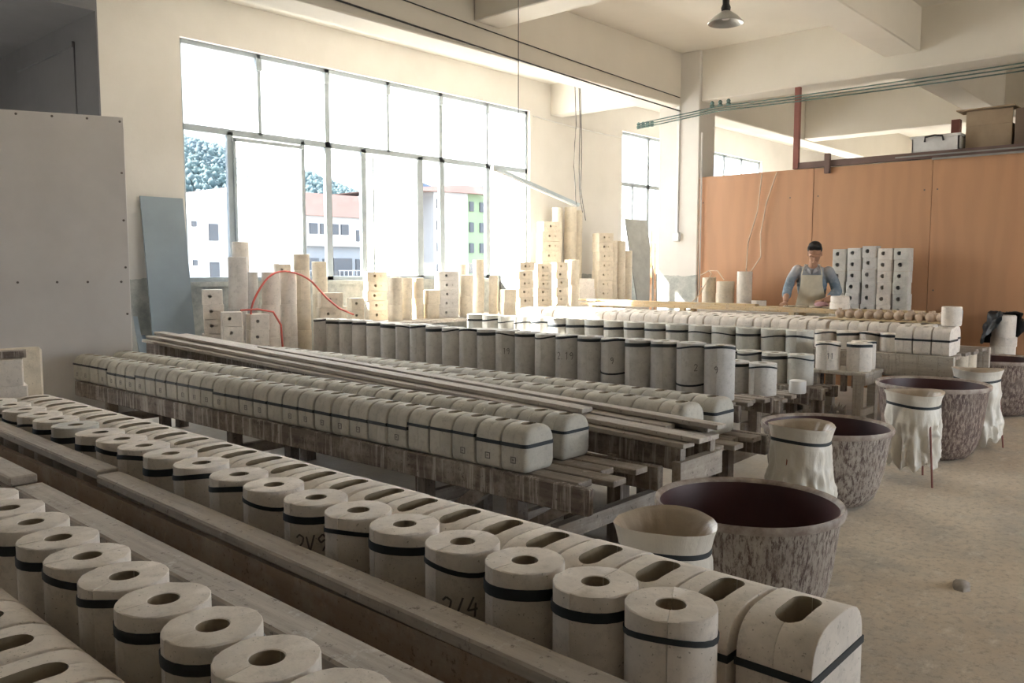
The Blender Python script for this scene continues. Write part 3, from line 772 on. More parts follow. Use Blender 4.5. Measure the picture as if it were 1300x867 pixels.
# ---- table 6 and 7: shorter tubes
table('trestle_table', 'trestle table with short tubes just behind the tallest row', 6.08, 6.66, 2.72, 5.4, .44, 4, .1, (.2, 2.2), 0, slat_end=(0, .08, .03, .1))
for i in range(6):
    tube_mould(f'short tube mould just behind the tallest row, {ORD[i+1]} from the right', (6.3, 2.96+.235*i, .44), .108, .255, 'plaster_grey', 'short tubes behind the tallest row', zb=.21)
table('trestle_table', 'trestle table under the row of wide tubes', 7.29, 7.71, 3.02, 7.5, .44, 3, .1, (.12, 2.1, 4.2), 0, slat_end=(0, .08, .03, .1))
table('trestle_table', 'narrow trestle table with short pale tubes before the wide ones', 6.90, 7.23, 2.70, 5.2, .44, 3, .1, (.12, 2.1), 0, slat_end=(0, .08, .03))
for i in range(5):
    tube_mould(f'short pale tube mould before the wide tubes, {ORD[i+1]} from the right', (7.08, 2.98+.24*i, .44), .11, .265, 'plaster_green', 'short pale tubes before the wide ones', zb=.215)
for i in range(17):
    y = 3.16+.2565*i
    tube_mould(f'wide tube mould behind the tallest row, {ORD[i+1]} from the right', (7.5-.02*(y-3.16)-(.0 if i else .03), y, .44), .122, .445, 'plaster_green', 'wide tubes behind the tallest row', zb=.36)
tag(MB().lathe([(.0, 0), (.062, 0), (.068, .012), (.066, .10), (.056, .106), (.0, .106)], 20).build('plaster_plug', 'white_plastic', None, 35, (6.56, 2.78, .44)), 'small white plaster plug standing on slats by the short tubes', 'plug')
# trio on a stand
s = thing('work_stand', 'plaster-crusted wooden stand carrying three round tubes', 'stand', (7.25, 2.5, 0))
MB().box(0, .45, -.02, .48, .53, .56, .006).build('top_board', 'wood_white', s)
MB().box(.02, .44, -.01, .03, .45, .53).build('apron_board', 'wood_white', s)
for x, y in ((.01, .02), (.37, .02), (.01, .40), (.37, .40)): MB().box(x, x+.07, y, y+.07, 0, .53).build('leg', 'wood_white', s)
MB().bar((.07, .05, .20), (.38, .05, .20), .04, .06).build('stretcher', 'wood_white', s)
for k, (x, y) in enumerate(((7.36, 2.85), (7.42, 2.60), (7.61, 2.63))):
    t = tube_mould(['left', 'front', 'right'][k]+' one of three round tubes on the crusted stand', (x, y, .56), .103, .245, 'plaster', 'three tubes on the crusted stand', zb=.205)
    if k == 0: marking(t, '11', .103, .10, .05, radians(212))
c = MB(); rr = random.Random(5)
for q in range(14): c.add([(p[0]*.05+rr.uniform(-.09, .09), p[1]*.05+rr.uniform(-.06, .06), .05+p[2]*.05+rr.uniform(-.02, .25)*1.0) for p in iv], if_)
tag(c.build('plaster_lump', 'dusty_clump', None, 0, (7.0, 2.62, .0)), 'crusted plaster lump at the foot of the tables', 'plaster lump')

# ---- table 8: field of white arched blocks, short tubes, end blocks
table('trestle_table', 'long white-crusted table under the field of pale arched blocks', 7.72, 8.995, 1.92, 7.45, .70, 6, .2, (.15, 2.2, 4.6), 0, front_mat='wood_white', slat_end=(0, .05, .02))
for k, (x, y) in enumerate(((7.93, 3.10), (7.93, 2.89), (7.93, 2.68), (7.93, 2.50))):
    tube_mould(f'short wide tube beside the field of pale blocks, {ORD[4-k]} from the right', (x, y, .70), .098, .165, 'plaster', 'short tubes beside the pale blocks', zb=.125)
FIELD = (.275, .24, .176, .14, .05, .16, .15, 'plaster', .12)
for k in range(3):
    block_mould(f'banded pale block at the table end below the pots, {ORD[3-k]} from left', (7.87, 2.36-.152*(k)-.02, .70), (.25, .24, .139, .09, .045, .16, .13, 'plaster', .12), 0, 'banded blocks at the table end', 0)
block_mould('banded pale arched block behind the three end blocks', (8.14, 2.08, .70), (.25, .24, .139, .09, .045, .16, .13, 'plaster', .12), 0, None, 0)
for rI, (x, ys) in enumerate(((8.28, 3.28), (8.57, 2.30), (8.86, 2.35))):
    n = 0; y = ys
    rw = ['front', 'middle', 'back'][rI]
    while y < 7.3 and n < 38:
        n += 1
        block_mould(f'pale block in the block field, {rw} row, {ORD[n]} from the right', (x, y, .70+random.uniform(0, .0)), FIELD, random.uniform(-.03, .03), f'pale blocks, {rw} row', None)
        y += .192
y = 2.32; n = 0
while y < 3.1:
    n += 1; block_mould(f'pale arched block under the clay pots, {ORD[n]} from the right', (8.28, y, .70), FIELD, 0, 'pale blocks under the clay pots', None); y += .186

# ---- work bench for the man, with loose planks
bch = thing('work_bench', 'long pale wooden work bench in front of the man in the apron', 'bench', (9.04, 2.4, 0))
for i in range(3): MB().box(.0+i*.115, .105+i*.115, -.1+.04*i, 4.5, .96, .99, .004).build('slat', 'wood_pale', bch)
MB().box(-.01, .03, 0, 4.48, .80, .86, .004).build('side_rail', 'wood_pale', bch)
for yy in (.05, 1.5, 2.9, 4.3):
    for xx in (0, .27): MB().box(xx, xx+.06, yy, yy+.06, 0, .96).build('leg', 'wood_pale', bch)
for i, (dx, ya, yb, z, lb_) in enumerate(((.06, .9, 4.1, .99, 'near'), (.2, .2, 2.6, .99, 'far'), (.13, 2.0, 4.6, 1.012, 'upper'))):
    tag(MB().bar((0, 0, .011), (random.uniform(-.03, .03), yb-ya, .011), .10, .022, 0, .003).build('plank', 'wood_pale', None, 35, (9.04+dx, 2.4+ya, z)), f'loose pale plank lying on the work bench, {lb_} one', 'plank')
for k, y in enumerate((4.02, 3.86, 3.71, 3.57)):
    tag(MB().lathe([(0, 0), (.06, 0), (.068, .008), (.066, .018), (0, .02)], 18).build('plaster_disc', 'plaster_cream', None, 35, (9.18, y, 1.014 if y < 4.6 else 1.012)), f'flat round plaster disc on the bench before the man, {ORD[k+1]} from the left', 'disc', 'plaster discs on the bench')
for k, (z, R) in enumerate(((1.012, .105), (1.082, .098))):
    tag(MB().lathe([(0, 0), (R, 0), (R, .062), (R-.008, .07), (R*.4, .07), (R*.38, .02), (0, .02)], 24).build('round_mould', 'plaster', None, 35, (9.12, 3.42, z)), ['lower', 'upper'][k]+' round mould of the pair by the man\'s left hand', 'mould')
# clay pots on a board
tag(MB().box(8.30, 8.68, 2.14, 3.32, .943, .953).build('pot_board', 'wood_pale', None, 0), 'thin board carrying the round clay pots', 'board')
pm = MB().lathe([(0, 0), (.020, 0), (.036, .012), (.046, .036), (.044, .056), (.030, .074), (.016, .080), (.017, .092), (.013, .094), (.010, .080), (0, .06)], 18).mesh('clay_pot', 'clay', 60)
for k in range(11):
    o = obj('clay_pot', pm, None, (8.40+.008*k, 2.21+.0965*k, .953), random.uniform(0, 6)); s_ = random.uniform(.95, 1.08); o.scale = (s_, s_, s_)
    tag(o, f'small round clay pot in the front line, {ORD[k+1]} from the right', 'pot', 'clay pots, front line')
for k in range(10):
    o = obj('clay_pot', pm, None, (8.54+.006*k, 2.22+.0995*k, .953), random.uniform(0, 6)); s_ = random.uniform(.9, 1.05); o.scale = (s_, s_, s_)
    tag(o, f'small round clay pot in the back line, {ORD[k+1]} from the right', 'pot', 'clay pots, back line')
tag(MB().lathe([(0, 0), (.078, 0), (.083, .02), (.083, .165), (.076, .17), (.07, .165), (.068, .04), (0, .04)], 24).build('white_mould', 'plaster', None, 35, (8.14, 2.06, .942)), 'round white mould standing on the banded end block', 'mould')
tag(MB().lathe([(0, 0), (.07, 0), (.075, .10), (.06, .13), (0, .13)], 18).build('wrapped_mould', 'blue_board', None, 35, (8.86, 2.22, .942)), 'bluish wrapped mould behind the round white one', 'mould')

# storage platforms
def platform(label, x0, x1, y0, y1, z):
    r = thing('storage_platform', label, 'platform', (x0, y0, 0))
    lng = x1-x0 > y1-y0
    for i in range(4):
        if lng: d = (y1-y0)/4; MB().box(0, x1-x0, i*d+.01, (i+1)*d-.01, z-.035, z).build('slat', 'wood_dusty', r, 0)
        else: d = (x1-x0)/4; MB().box(i*d+.01, (i+1)*d-.01, 0, y1-y0, z-.035, z).build('slat', 'wood_dusty', r, 0)
    n = 5
    for i in range(n):
        for s_ in (0, 1):
            x = .04+(x1-x0-.14)*(i/(n-1) if lng else s_); y = .04+(y1-y0-.14)*(s_ if lng else i/(n-1))
            MB().box(x, x+.06, y, y+.06, 0, z-.035).build('leg', 'wood_leg', r, 0)
platform('low wooden platform under the mould stacks by the window', 6.2, 12.7, 7.72, 8.72, .80)
platform('low wooden platform under the mould stacks along the partition', 9.86, 10.36, 2.9, 5.75, .90)

# ---- stacks
_sc = {}
def stack_block(w_, d, h, mat, hole=.02, r_=.04):
    key = (round(w_, 3), d, round(h, 3), mat, hole)
    if key not in _sc:
        pl = []
        for cx, cy, a0 in ((w_/2-r_, d/2-r_, 0), (-w_/2+r_, d/2-r_, 90), (-w_/2+r_*.4, -d/2+r_*.4, 180), (w_/2-r_*.4, -d/2+r_*.4, 270)):
            q = r_ if a0 < 180 else r_*.4
            for i in range(5): a = radians(a0+i*22.5); pl.append((cx+q*cos(a), cy+q*sin(a)))
        base = MB().vprism(pl, 0, h-.002)
        if hole:
            cy = MB(); n = 10
            cy.add([(hole*cos(2*pi*i/n)-w_*.12, y, h*.55+hole*sin(2*pi*i/n)) for y in (-d, -d/2+.12) for i in range(n)],
                   [tuple(range(n)), tuple(range(2*n-1, n-1, -1))]+[((i+1) % n, i, i+n, (i+1) % n+n) for i in range(n)])
            cut = [cy]
            if w_ > .2: cut.append(MB().box(-w_*.12, w_*.18, -d, -d/2+.012, h*.55-.008, h*.55+.008))
            me = boolean(base, cut)
        else: me = boolean(base, [])
        _sc[key] = finish(me, 'block_mould', mat, 20)
    return _sc[key]
def block_stack(where, x, y, z0, z1, n, w_, d=.2, mat='plaster_cream', rz=-.2, hole=.018, jit=.012):
    h = (z1-z0)/n; me = stack_block(w_, d, h, mat, hole)
    for i in range(n):
        o = obj('block_mould', me, None, (x+random.uniform(-jit, jit), y+random.uniform(-jit, jit), z0+i*h), rz+random.uniform(-.05, .05))
        pos_ = 'mould atop' if i == n-1 else f'mould {ORD[n-i]} from top of'
        tag(o, f'block {pos_} the {where}', 'mould', f'block moulds, {where}')
def tube_stack(where, x, y, z0, hs, R, mat='plaster_cream', jit=.006):
    z = z0; n = len(hs)
    for i, h in enumerate(hs):
        t = thing('tube_mould', f'round mould {"atop" if i == n-1 else ORD[n-i]+" from top of"} the {where}' if n > 1 else f'single round mould, {where}', 'mould',
                  (x+random.uniform(-jit, jit), y+random.uniform(-jit, jit), z), random.uniform(0, 6), f'round moulds, {where}')
        hv, bd = tube_set(R, round(h, 3), mat)
        obj('mould_half', hv[0], t); obj('mould_half', hv[1], t, rz=pi); z += h
# left of the window, on the floor
block_stack('block stack by the blue-grey board', 4.42, 8.22, 0, 1.23, 8, .205, .2, 'plaster', -.5)
tube_stack('leftmost tall tube stack by the window', 4.62, 8.05, 0, (.35, .35, .33, .18, .36), .098, 'plaster_grey')
tube_stack('highest tube stack before the window', 4.88, 8.42, 0, (.35, .35, .35, .35, .34), .088, 'plaster')
block_stack('low block stack left of the tall tubes', 4.42, 7.83, 0, 1.01, 7, .2, .2, 'plaster', -.4)
block_stack('low block stack beside the red hose', 4.68, 7.8, 0, .98, 6, .2, .2, 'plaster', -.3)
tube_stack('slim tube stack behind the red hose', 4.84, 8.16, 0, (.36, .35, .35, .35), .075, 'plaster_grey')
tube_stack('tube stack inside the red hose loop', 4.95, 7.95, 0, (.36, .35, .35, .35), .096, 'plaster')
tube_stack('tube stack right of the red hose loop', 5.17, 7.95, 0, (.36, .35, .35, .35), .088, 'plaster')
block_stack('short block stack behind the red hose', 5.27, 8.22, 0, 1.50, 10, .17, .17, 'plaster_cream', -.4)
tube_stack('tall tube stack left of the grey row', 5.49, 8.16, 0, (.35, .40, .35, .33, .18), .089, 'plaster_cream')
tube_stack('narrow stack with a dark-holed top', 5.85, 8.33, 0, (.35, .40, .20, .20, .20, .18), .088, 'plaster_cream')
block_stack('wide block stack behind the grey row', 5.80, 8.08, 0, 1.17, 7, .27, .16, 'plaster_cream', -.3)
tube_stack('behind the far end of the grey row', 6.07, 8.25, 0, (.5, .5), .085, 'plaster_cream')
block_stack('first low stack on the window platform', 6.34, 8.3, .80, 1.09, 2, .17, .17, 'plaster_cream', -.3)
block_stack('sunlit stack on the window platform', 6.72, 8.38, .80, 1.41, 5, .27, .18, 'plaster_cream', -.35)
tube_stack('tube stack left of the blue-capped window post', 6.74, 8.02, .80, (.2, .17, .17), .088)
tube_stack('left of the twin tube stacks', 7.04, 8.15, .80, (.27, .26), .075)
tube_stack('right of the twin tube stacks', 7.23, 8.15, .80, (.27, .26), .075)
block_stack('low stack right of the twin tubes', 7.42, 8.1, .80, 1.17, 2, .18, .18, 'plaster_cream', -.3, 0)
block_stack('arch-topped stack below the green building', 7.73, 8.15, .80, 1.41, 5, .28, .2, 'plaster_grey', -.35)
tube_stack('tube stack below the green building', 7.97, 8.0, .80, (.28, .28), .085)
tube_stack('slim rear stack below the green building', 8.30, 8.42, .80, (.36, .35), .062)
tube_stack('taller stack below the green building', 8.38, 8.18, .80, (.26, .26, .25), .078)
tube_stack('short stack below the green building', 8.55, 8.05, .80, (.28, .27), .066)
block_stack('low pair right of the tube stacks', 8.62, 7.84, .80, 1.16, 2, .20, .16, 'plaster_cream', -.3, 0)
tag(MB().box(9.38, 9.78, 8.36, 8.68, .80, 1.40, .01).build('grey_crate', 'grey_box', None), 'dark grey box under the right end of the window', 'box')
block_stack('left of three stacks right of the grey box', 9.04, 7.92, .80, 1.54, 6, .245, .2, 'plaster_cream', -.35)
block_stack('middle of three stacks right of the grey box', 9.44, 7.92, .80, 1.52, 6, .255, .2, 'plaster_cream', -.35)
block_stack('right of three stacks right of the grey box', 9.82, 7.9, .80, 1.54, 6, .2, .2, 'plaster_cream', -.35)
tube_stack('tube stack beside the three block stacks', 10.15, 7.9, .80, (.4, .38), .112)
block_stack('tall rear stack right of the window', 10.25, 8.45, .80, 2.18, 9, .36, .2, 'plaster_cream', -.3)
tube_stack('high left tube stack by the wall', 10.64, 8.6, .80, (.42, .41, .40, .40), .085)
tube_stack('high middle tube stack by the wall', 10.93, 8.55, .80, (.42, .41, .41, .41), .10)
tube_stack('high right tube stack by the wall', 11.17, 8.6, .80, (.42, .41, .40, .38), .09)
block_stack('low plain stack under the tall ones', 10.75, 8.12, .80, 1.29, 3, .3, .2, 'plaster', -.3, 0)
block_stack('tall stack left of the second window', 11.35, 8.2, .80, 2.03, 8, .31, .2, 'plaster_cream', -.3)
tube_stack('left tubes below the second window', 11.77, 8.3, .80, (.38, .37, .37), .09)
tube_stack('middle tubes below the second window', 12.05, 8.33, .80, (.38, .37, .37), .09)
tube_stack('right tubes below the second window', 12.37, 8.4, .80, (.33, .32, .31), .09)
# partition stacks
WHO = ['first', 'second', 'third', 'fourth', 'fifth']
for k, (y, zt, w_) in enumerate(((3.78, 1.68, .160), (3.605, 1.69, .155), (3.43, 1.71, .160), (3.255, 1.68, .158), (3.075, 1.68, .166))):
    block_stack(f'{WHO[k]} stack from the man along the partition', 10.08, y, .90, zt, 6, w_, .2, ('plaster_green', 'plaster_grey', 'plaster_grey', 'plaster', 'plaster_green')[k], radians(-87), .024, .006)
tube_stack('left stack by the column', 10.12, 5.55, .90, (.24, .19), .09)
tube_stack('wide stack by the column', 10.08, 5.29, .90, (.23, .15), .115)
tube_stack('tallest stack by the column', 10.10, 5.03, .90, (.12, .23, .16), .096, 'plaster')
tube_stack('on the platform nearest the man', 10.1, 4.83, .90, (.14,), .095, 'plaster')
# moulds at the right by the partition
tube_stack('floor stack under black plastic', 10.15, 2.05, 0, (.30, .14), .16, 'plaster_green')
tube_stack('upper part of the black plastic stack', 10.15, 2.05, .44, (.18, .10), .125, 'plaster')
tube_stack('small stack under the table end', 8.45, 2.06, 0, (.34, .32), .075, 'plaster_cream')
tube_stack('second small stack under the table end', 8.72, 2.06, 0, (.34, .32), .08, 'plaster_cream')
t = thing('wrapped_mould', 'white round mould half covered with a crumpled black plastic sheet', 'mould', (10.13, 2.05, .72))
MB().lathe([(0, 0), (.112, 0), (.115, .22), (.105, .235), (0, .235)], 24).build('mould_body', 'plaster', t)
rr = random.Random(9)
bs = MB(); NA, NR = 40, 14
for k in range(NR+1):
    f = k/NR
    for i in range(NA+1):
        a = radians(-95+260*i/NA)+.35; fr = .25+.75*min(1, min(i, NA-i)/9)
        nz = mnoise.noise(Vector((cos(a)*3, sin(a)*3, f*4)))
        q = (.04+.11*min(1, f*3.2)+.09*max(0, f-.3))*(1+.28*nz); z = .262-.34*fr*max(0, f-.25)/.75+.03*nz
        bs.v.append((q*cos(a), q*sin(a), z))
bs.f = [(k*(NA+1)+i, k*(NA+1)+i+1, (k+1)*(NA+1)+i+1, (k+1)*(NA+1)+i) for k in range(NR) for i in range(NA)]
bs.build('black_sheet', 'bag_black', t, 60)
# left edge: mould pile beside the white board
block_stack('pile at the left edge of the picture', 1.72, 6.15, 0, .86, 5, .44, .22, 'plaster', -.25, .022)
tag(MB().box(-.16, .16, -.04, .04, 0, .9, .02).build('yellow_mould', 'plaster_cream', None, 35, (1.98, 6.42, 0)), 'yellowed upright slab behind the left edge pile', 'mould')
tag(MB().bar((1.45, 6.28, .885), (1.95, 6.12, .885), .12, .045).build('short_plank', 'wood_drip', None), 'short dark plank lying on the left edge pile', 'plank')

# ================================================================ TUBS AND BAG STANDS
def tub(label, x, y, R, h, mat, seed):
    t = thing('tub', label, 'tub', (x, y, 0), seed*1.3)
    rb = R*.66
    MB().lathe([(0, 0), (rb-.05, 0), (rb-.01, .012), (rb+.03, .05), (rb+.055, .11), (rb+(R-rb)*.62, h*.45), (R*.93, h*.82), (R*.95, h-.045), (R*.955, h-.03)], 56).build('outer_wall', mat, t, 50)
    MB().lathe([(R*.935, h-.015), (R*.90, h*.75), (rb+(R-rb)*.5, h*.40), (rb+.01, .08), (rb-.04, .03), (0, .03)], 56).build('inner_wall', 'tub_inside', t, 50)
    rr = random.Random(seed)
    MB().lathe([(R*.935, h-.016), (R*.955, h-.002), (R*.985, h+.002), (R, h-.012), (R*.99, h-.032), (R*.95, h-.034)], 56, lambda q, z, a, j: (q*(1+.004*sin(3*a+seed)), z)).build('rim', 'tub_rim', t, 60)
    return t
tub('large brown tub with grey plaster splashes, nearest of four, behind foreground blocks', 3.18, 1.545, .385, .492, 'tub_outside', 1)
tub('large brown tub with grey plaster splashes, second of four', 5.16, 1.995, .395, .480, 'tub_outside', 2)
tub('large reddish brown tub behind the bag stand with red legs, third of four', 6.98, 1.88, .41, .565, 'tub_outside_brown', 3)
tub('large reddish brown tub nearest the partition, farthest of four', 9.46, 1.98, .455, .555, 'tub_outside_brown', 4)
def bag_stand(label, x, y, R, z, drop, seed, flare=1.25, fold=.05, rz=0):
    t = thing('bag_stand', label, 'bag stand', (x, y, 0), rz)
    def crease(a, zz, q):
        v = Vector((cos(a)*2.2+seed*7, sin(a)*2.2, zz*4.5)); w_ = Vector((cos(a)*5+seed*3, sin(a)*5, zz*9+2))
        return (1-abs(mnoise.noise(v))*2.4)*.6+(1-abs(mnoise.noise(w_))*2.2)*.4-.55
    def drape(keys, n, hem):
        m = MB(); N = 96; rows = []
        for k in range(n+1):
            f = k/n*(len(keys)-1); i = min(int(f), len(keys)-2); u = f-i; u = u*u*(3-2*u)
            rows.append([keys[i][j]+(keys[i+1][j]-keys[i][j])*u for j in range(3)])
        vv = []
        for r_, zz, am in rows:
            for i in range(N):
                a = 2*pi*i/N; c_ = crease(a, zz, r_)
                q = r_*(1+fold*am*c_*2.2)
                dz = R*.05*sin(2*a+seed)+(hem*mnoise.noise(Vector((cos(a)*2, sin(a)*2, seed)))*am if zz < z-drop*.8 else 0)
                vv.append((q*cos(a), q*sin(a), max(.004, zz+dz)))
        n1 = len(rows)
        m.add(vv, [(k*N+i, k*N+(i+1) % N, (k+1)*N+(i+1) % N, (k+1)*N+i) for k in range(n1-1) for i in range(N)]); return m
    zb = z-drop
    outer = [(R*1.10, z, .25), (R*1.04, z-.03, .3), (R*.97, z-.082, .04), (R*1.0, z-.12, .35), (R*1.02, z-drop*.4, 1.0), (R*(1+flare)*.49, z-drop*.55, 1.5), (R*flare, z-drop*.75, 1.7), (R*flare*.98, zb+.04, 2.0), (R*flare*.90, zb, 2.2)]
    drape(outer, 44, .05).build('bag', 'bag', t, 75)
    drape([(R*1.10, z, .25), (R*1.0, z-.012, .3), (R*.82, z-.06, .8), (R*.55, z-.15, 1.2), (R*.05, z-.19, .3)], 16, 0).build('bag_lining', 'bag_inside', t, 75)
    MB().lathe([(R*.965, z-.092), (R*.995, z-.092), (R*.995, z-.074), (R*.965, z-.074), (R*.965, z-.092)], 48, lambda q, zz, a, j: (q, zz+R*.05*sin(2*a+seed))).build('rubber_band', 'band', t, 40)
    for k in range(3):
        a = 2*pi*k/3+1.1+seed
        MB().tube([(R*.9*cos(a), R*.9*sin(a), z-.09), (R*1.22*cos(a), R*1.22*sin(a), 0.0)], .007, 6).build('leg', 'rust_red', t)
    return t
bag_stand('greyish bag stand in front of the nearest tub', 2.55, 1.555, .168, .545, .52, 1, 1.12, .045)
bag_stand('white plastic bag stand in front of the second tub', 4.55, 1.90, .165, .575, .55, 2, 1.2, .06)
bag_stand('white bag stand with red legs in front of the third tub', 6.02, 1.735, .172, .615, .50, 3, .97, .08)
bag_stand('dusty bag stand in front of the farthest tub', 7.55, 1.70, .172, .635, .56, 4, 1.1, .06)
tag(MB().lathe([(0, .0), (.05, .0), (.045, .02), (.02, .03), (0, .032)], 9, lambda q, z, a, j: (q*(1+.3*sin(2*a+1)), z)).build('plaster_chip', 'dusty_clump', None, 60, (4.12, .95, 0)), 'small plaster chip lying on the open floor', 'chip')

# ================================================================ LEFT BOARDS
bd = thing('standing_board', 'tall off-white panel board with screws standing at the left edge', 'panel', (3.32, 7.65, 0), radians(156))
MB().box(0, 2.0, -.012, .012, .01, 2.79, .003).build('panel_board', 'white_board', bd)
sm = MB().lathe([(0, .006), (.008, .004), (.011, 0)], 8)
scr = MB(); scr.add([(v[0], v[2], v[1]) for v in sm.v], sm.f); scm = scr.mesh('screw', 'screw', 0)
for x, z in [(.03, 2.75), (.29, 2.76), (.56, 2.76), (.83, 2.76), (1.1, 2.76), (1.4, 2.76)]+[(.03, 2.3-.42*i) for i in range(5)]+[(.07, 1.33), (.34, 1.33), (.58, 1.33), (.88, 1.33)]:
    obj('screw', scm, bd, (x, .0125, z))
for s_ in (.1, 1.7): MB().bar((s_, -.03, 0), (s_, -.55, .02), .05, .05).build('foot', 'wood_leg', bd)
tag(MB().bar((4.16, 8.48, 0.02), (4.16, 8.74, 2.20), .46, .02, radians(0)).build('blue_board', 'blue_board', None), 'blue-grey board leaning on the wall left of the window', 'board')
for k, (x, h) in enumerate(((3.72, 1.25), (3.80, .95), (3.87, .75))):
    tag(MB().bar((x, 8.35-.03*k, 0), (x+.02, 8.72, h), .05, .02).build('offcut', 'blue_board' if k else 'metal_grey', None), f'narrow offcut strip leaning beside the blue-grey board, {["tallest", "middle", "shortest"][k]}', 'offcut')

# ================================================================ RIGHT OF WINDOW / COLUMN
tag(MB().bar((13.06, 8.25, .0), (13.10, 8.72, 2.35), .62, .02).build('grey_board', 'metal_grey', None), 'grey board leaning below the second window', 'board')
for k in range(2):
    tag(MB().bar((10.95+.22*k, 7.0+.05*k, 0), (11.35+.1*k, 7.25, 2.1-.25*k), .035, .035).build('stick', 'stick', None), ['longer', 'shorter'][k]+' brown wooden stick leaning behind the column', 'stick')
def cable(name, label, pts, r, mat, cat='cable', n=6, group=None):
    return tag(MB().tube(pts, r, n).build(name, mat, None, 60), label, cat, group)
def curve(p, q, sag, n=14):
    p = Vector(p); q = Vector(q)
    return [p.lerp(q, i/n)-Vector((0, 0, sag*4*(i/n)*(1-i/n))) for i in range(n+1)]
c = thing('conduit', 'white conduit with a junction box on the column', 'conduit', (10.39, 6.22, 1.85))
MB().box(-.015, .01, -.015, .015, .05, 2.0).build('pipe', 'white_plastic', c, 0); MB().box(-.04, .01, -.05, .05, -.02, .10, .004).build('box', 'white_plastic', c)
cable('pipe', 'thin white pipe beside the column at the partition', [(10.36, 5.86, .95), (10.37, 5.84, 1.2), (10.37, 5.84, 3.3)], .014, 'white_plastic', 'pipe')
tag(MB().box(10.58, 10.66, 5.875, 5.90, 2.0, 2.14, .004).build('switch_box', 'white_plastic', None), 'small white switch box on the shaded column side', 'switch')
cable('cable', 'cream cable hanging down the partition, left one', [(10.36, 4.95, 2.68), (10.36, 5.0, 2.2), (10.36, 5.12, 1.8), (10.36, 5.14, 1.45), (10.33, 5.12, 1.36)], .008, 'cable_cream')
cable('cable', 'cream cable hanging down the partition, right one', [(10.36, 4.75, 2.68), (10.36, 4.88, 2.3), (10.36, 4.95, 1.9), (10.36, 4.94, 1.6), (10.33, 5.05, 1.42), (10.30, 5.12, 1.36)], .008, 'cable_cream')
cable('cable', 'cream cable drooping over the stacks by the column', [(10.34, 5.80, 1.36), (10.2, 5.6, 1.42), (10.05, 5.48, 1.38), (9.95, 5.6, 1.1), (9.9, 5.75, .93)], .007, 'cable_cream')
cable('cable', 'cream cable looping to the wide stack', [(10.2, 5.6, 1.42), (10.1, 5.42, 1.42), (10.06, 5.3, 1.30)], .007, 'cable_cream')
# green service cables along the column and over the partition
for k in range(3):
    cable('cable', f'green overhead cable above the partition, {["upper", "middle", "lower"][k]}', curve((10.30, 6.85, 3.52-.035*k), (10.28, 5.55, 3.60-.03*k), .0)+curve((10.28, 5.55, 3.60-.03*k), (10.2, -1.0, 3.66-.05*k), .04)[1:], .008, 'cable_green', group='green overhead cables')
ins = MB().lathe([(0, 0), (.02, 0), (.035, .02), (.02, .04), (.03, .06), (.012, .085), (0, .085)], 10).mesh('insulator', 'cable_green', 40)
for k in range(4): tag(obj('insulator', ins, None, (10.33, 6.62+.075*k, 3.46)), f'dark green insulator on the column, {ORD[k+1]} from the right', 'insulator')
for k in range(3): tag(obj('insulator', ins, None, (10.30, 5.42+.12*k, 3.60)), f'green insulator above the partition corner, {ORD[k+1]} from the right', 'insulator')
cable('wire', 'dark wire running along the long ceiling beam, upper', curve((2.0, 6.18, 4.12), (10.3, 6.16, 3.80), .03), .006, 'cable_black', 'wire')
cable('wire', 'dark wire running along the long ceiling beam, lower', curve((2.0, 6.18, 3.90), (10.32, 6.16, 3.62), .03), .009, 'cable_black', 'wire')
cable('wire', 'thin wire hanging straight down in front of the window', [(5.75, 5.1, CEIL), (5.75, 5.1, 2.70)], .0035, 'cable_black', 'wire')
cable('wire', 'thin wire running along the wall top right of the window', curve((10.25, WY-.02, 3.86), (12.7, WY-.02, 3.80), .02), .008, 'white_plastic', 'wire')
# fluorescent tube hanging askew
fl = thing('fluorescent_lamp', 'grey fluorescent lamp batten hanging askew beside the window', 'lamp', (9.1, 8.55, 2.93))
e = Vector((1.33, -.55, -.50))
MB().bar((0, 0, 0), e, .07, .045).build('batten', 'metal_frame', fl); MB().bar(e*.03+Vector((0, 0, -.035)), e*.97+Vector((0, 0, -.035)), .026, .026).build('tube', 'white_plastic', fl)
MB().box(-.04, .03, -.03, .03, -.06, .02).build('end_cap', 'metal_grey', fl)
for k, (dx, top) in enumerate(((0, 4.3), (.10, 4.3), (.13, 4.25))):
    b0 = Vector((10.33+dx, 7.98, 0)); x = b0.x; y = b0.y
    pts = [(x-.05, y, CEIL), (x, y, 3.65), (x-.03+.02*k, y, 3.38), (x-.05+.03*k, y, 3.0), (x-.01, y, 2.70), (x+.02*k, y, 2.50), (x+.04+.05*k, y+.01, 2.44-.12*k)]
    cable('wire', f'tangled dark wire hanging right of the window, {["left", "middle", "right"][k]}', pts, .0065, 'cable_black', 'wire')
# pendant lamp
pl = thing('pendant_lamp', 'metal pendant lamp with shallow shade at the top', 'lamp', (6.57, 3.50, 3.50))
MB().lathe([(.145, 0), (.15, .005), (.10, .055), (.05, .09), (.035, .10), (.030, .095), (.09, .05), (.140, .006), (.145, 0)], 32).build('shade', 'lamp_shade', pl, 50)
MB().lathe([(0, .09), (.035, .09), (.04, .13), (.028, .16), (.03, .20), (0, .20)], 16).build('lamp_holder', 'cable_black', pl, 40)
MB().lathe([(0, .03), (.03, .035), (.036, .06), (.02, .09), (0, .09)], 16).build('bulb', 'white_plastic', pl, 60)
MB().tube([(0, 0, .2), (0, 0, CEIL-3.5)], .006).build('cord', 'cable_black', pl)
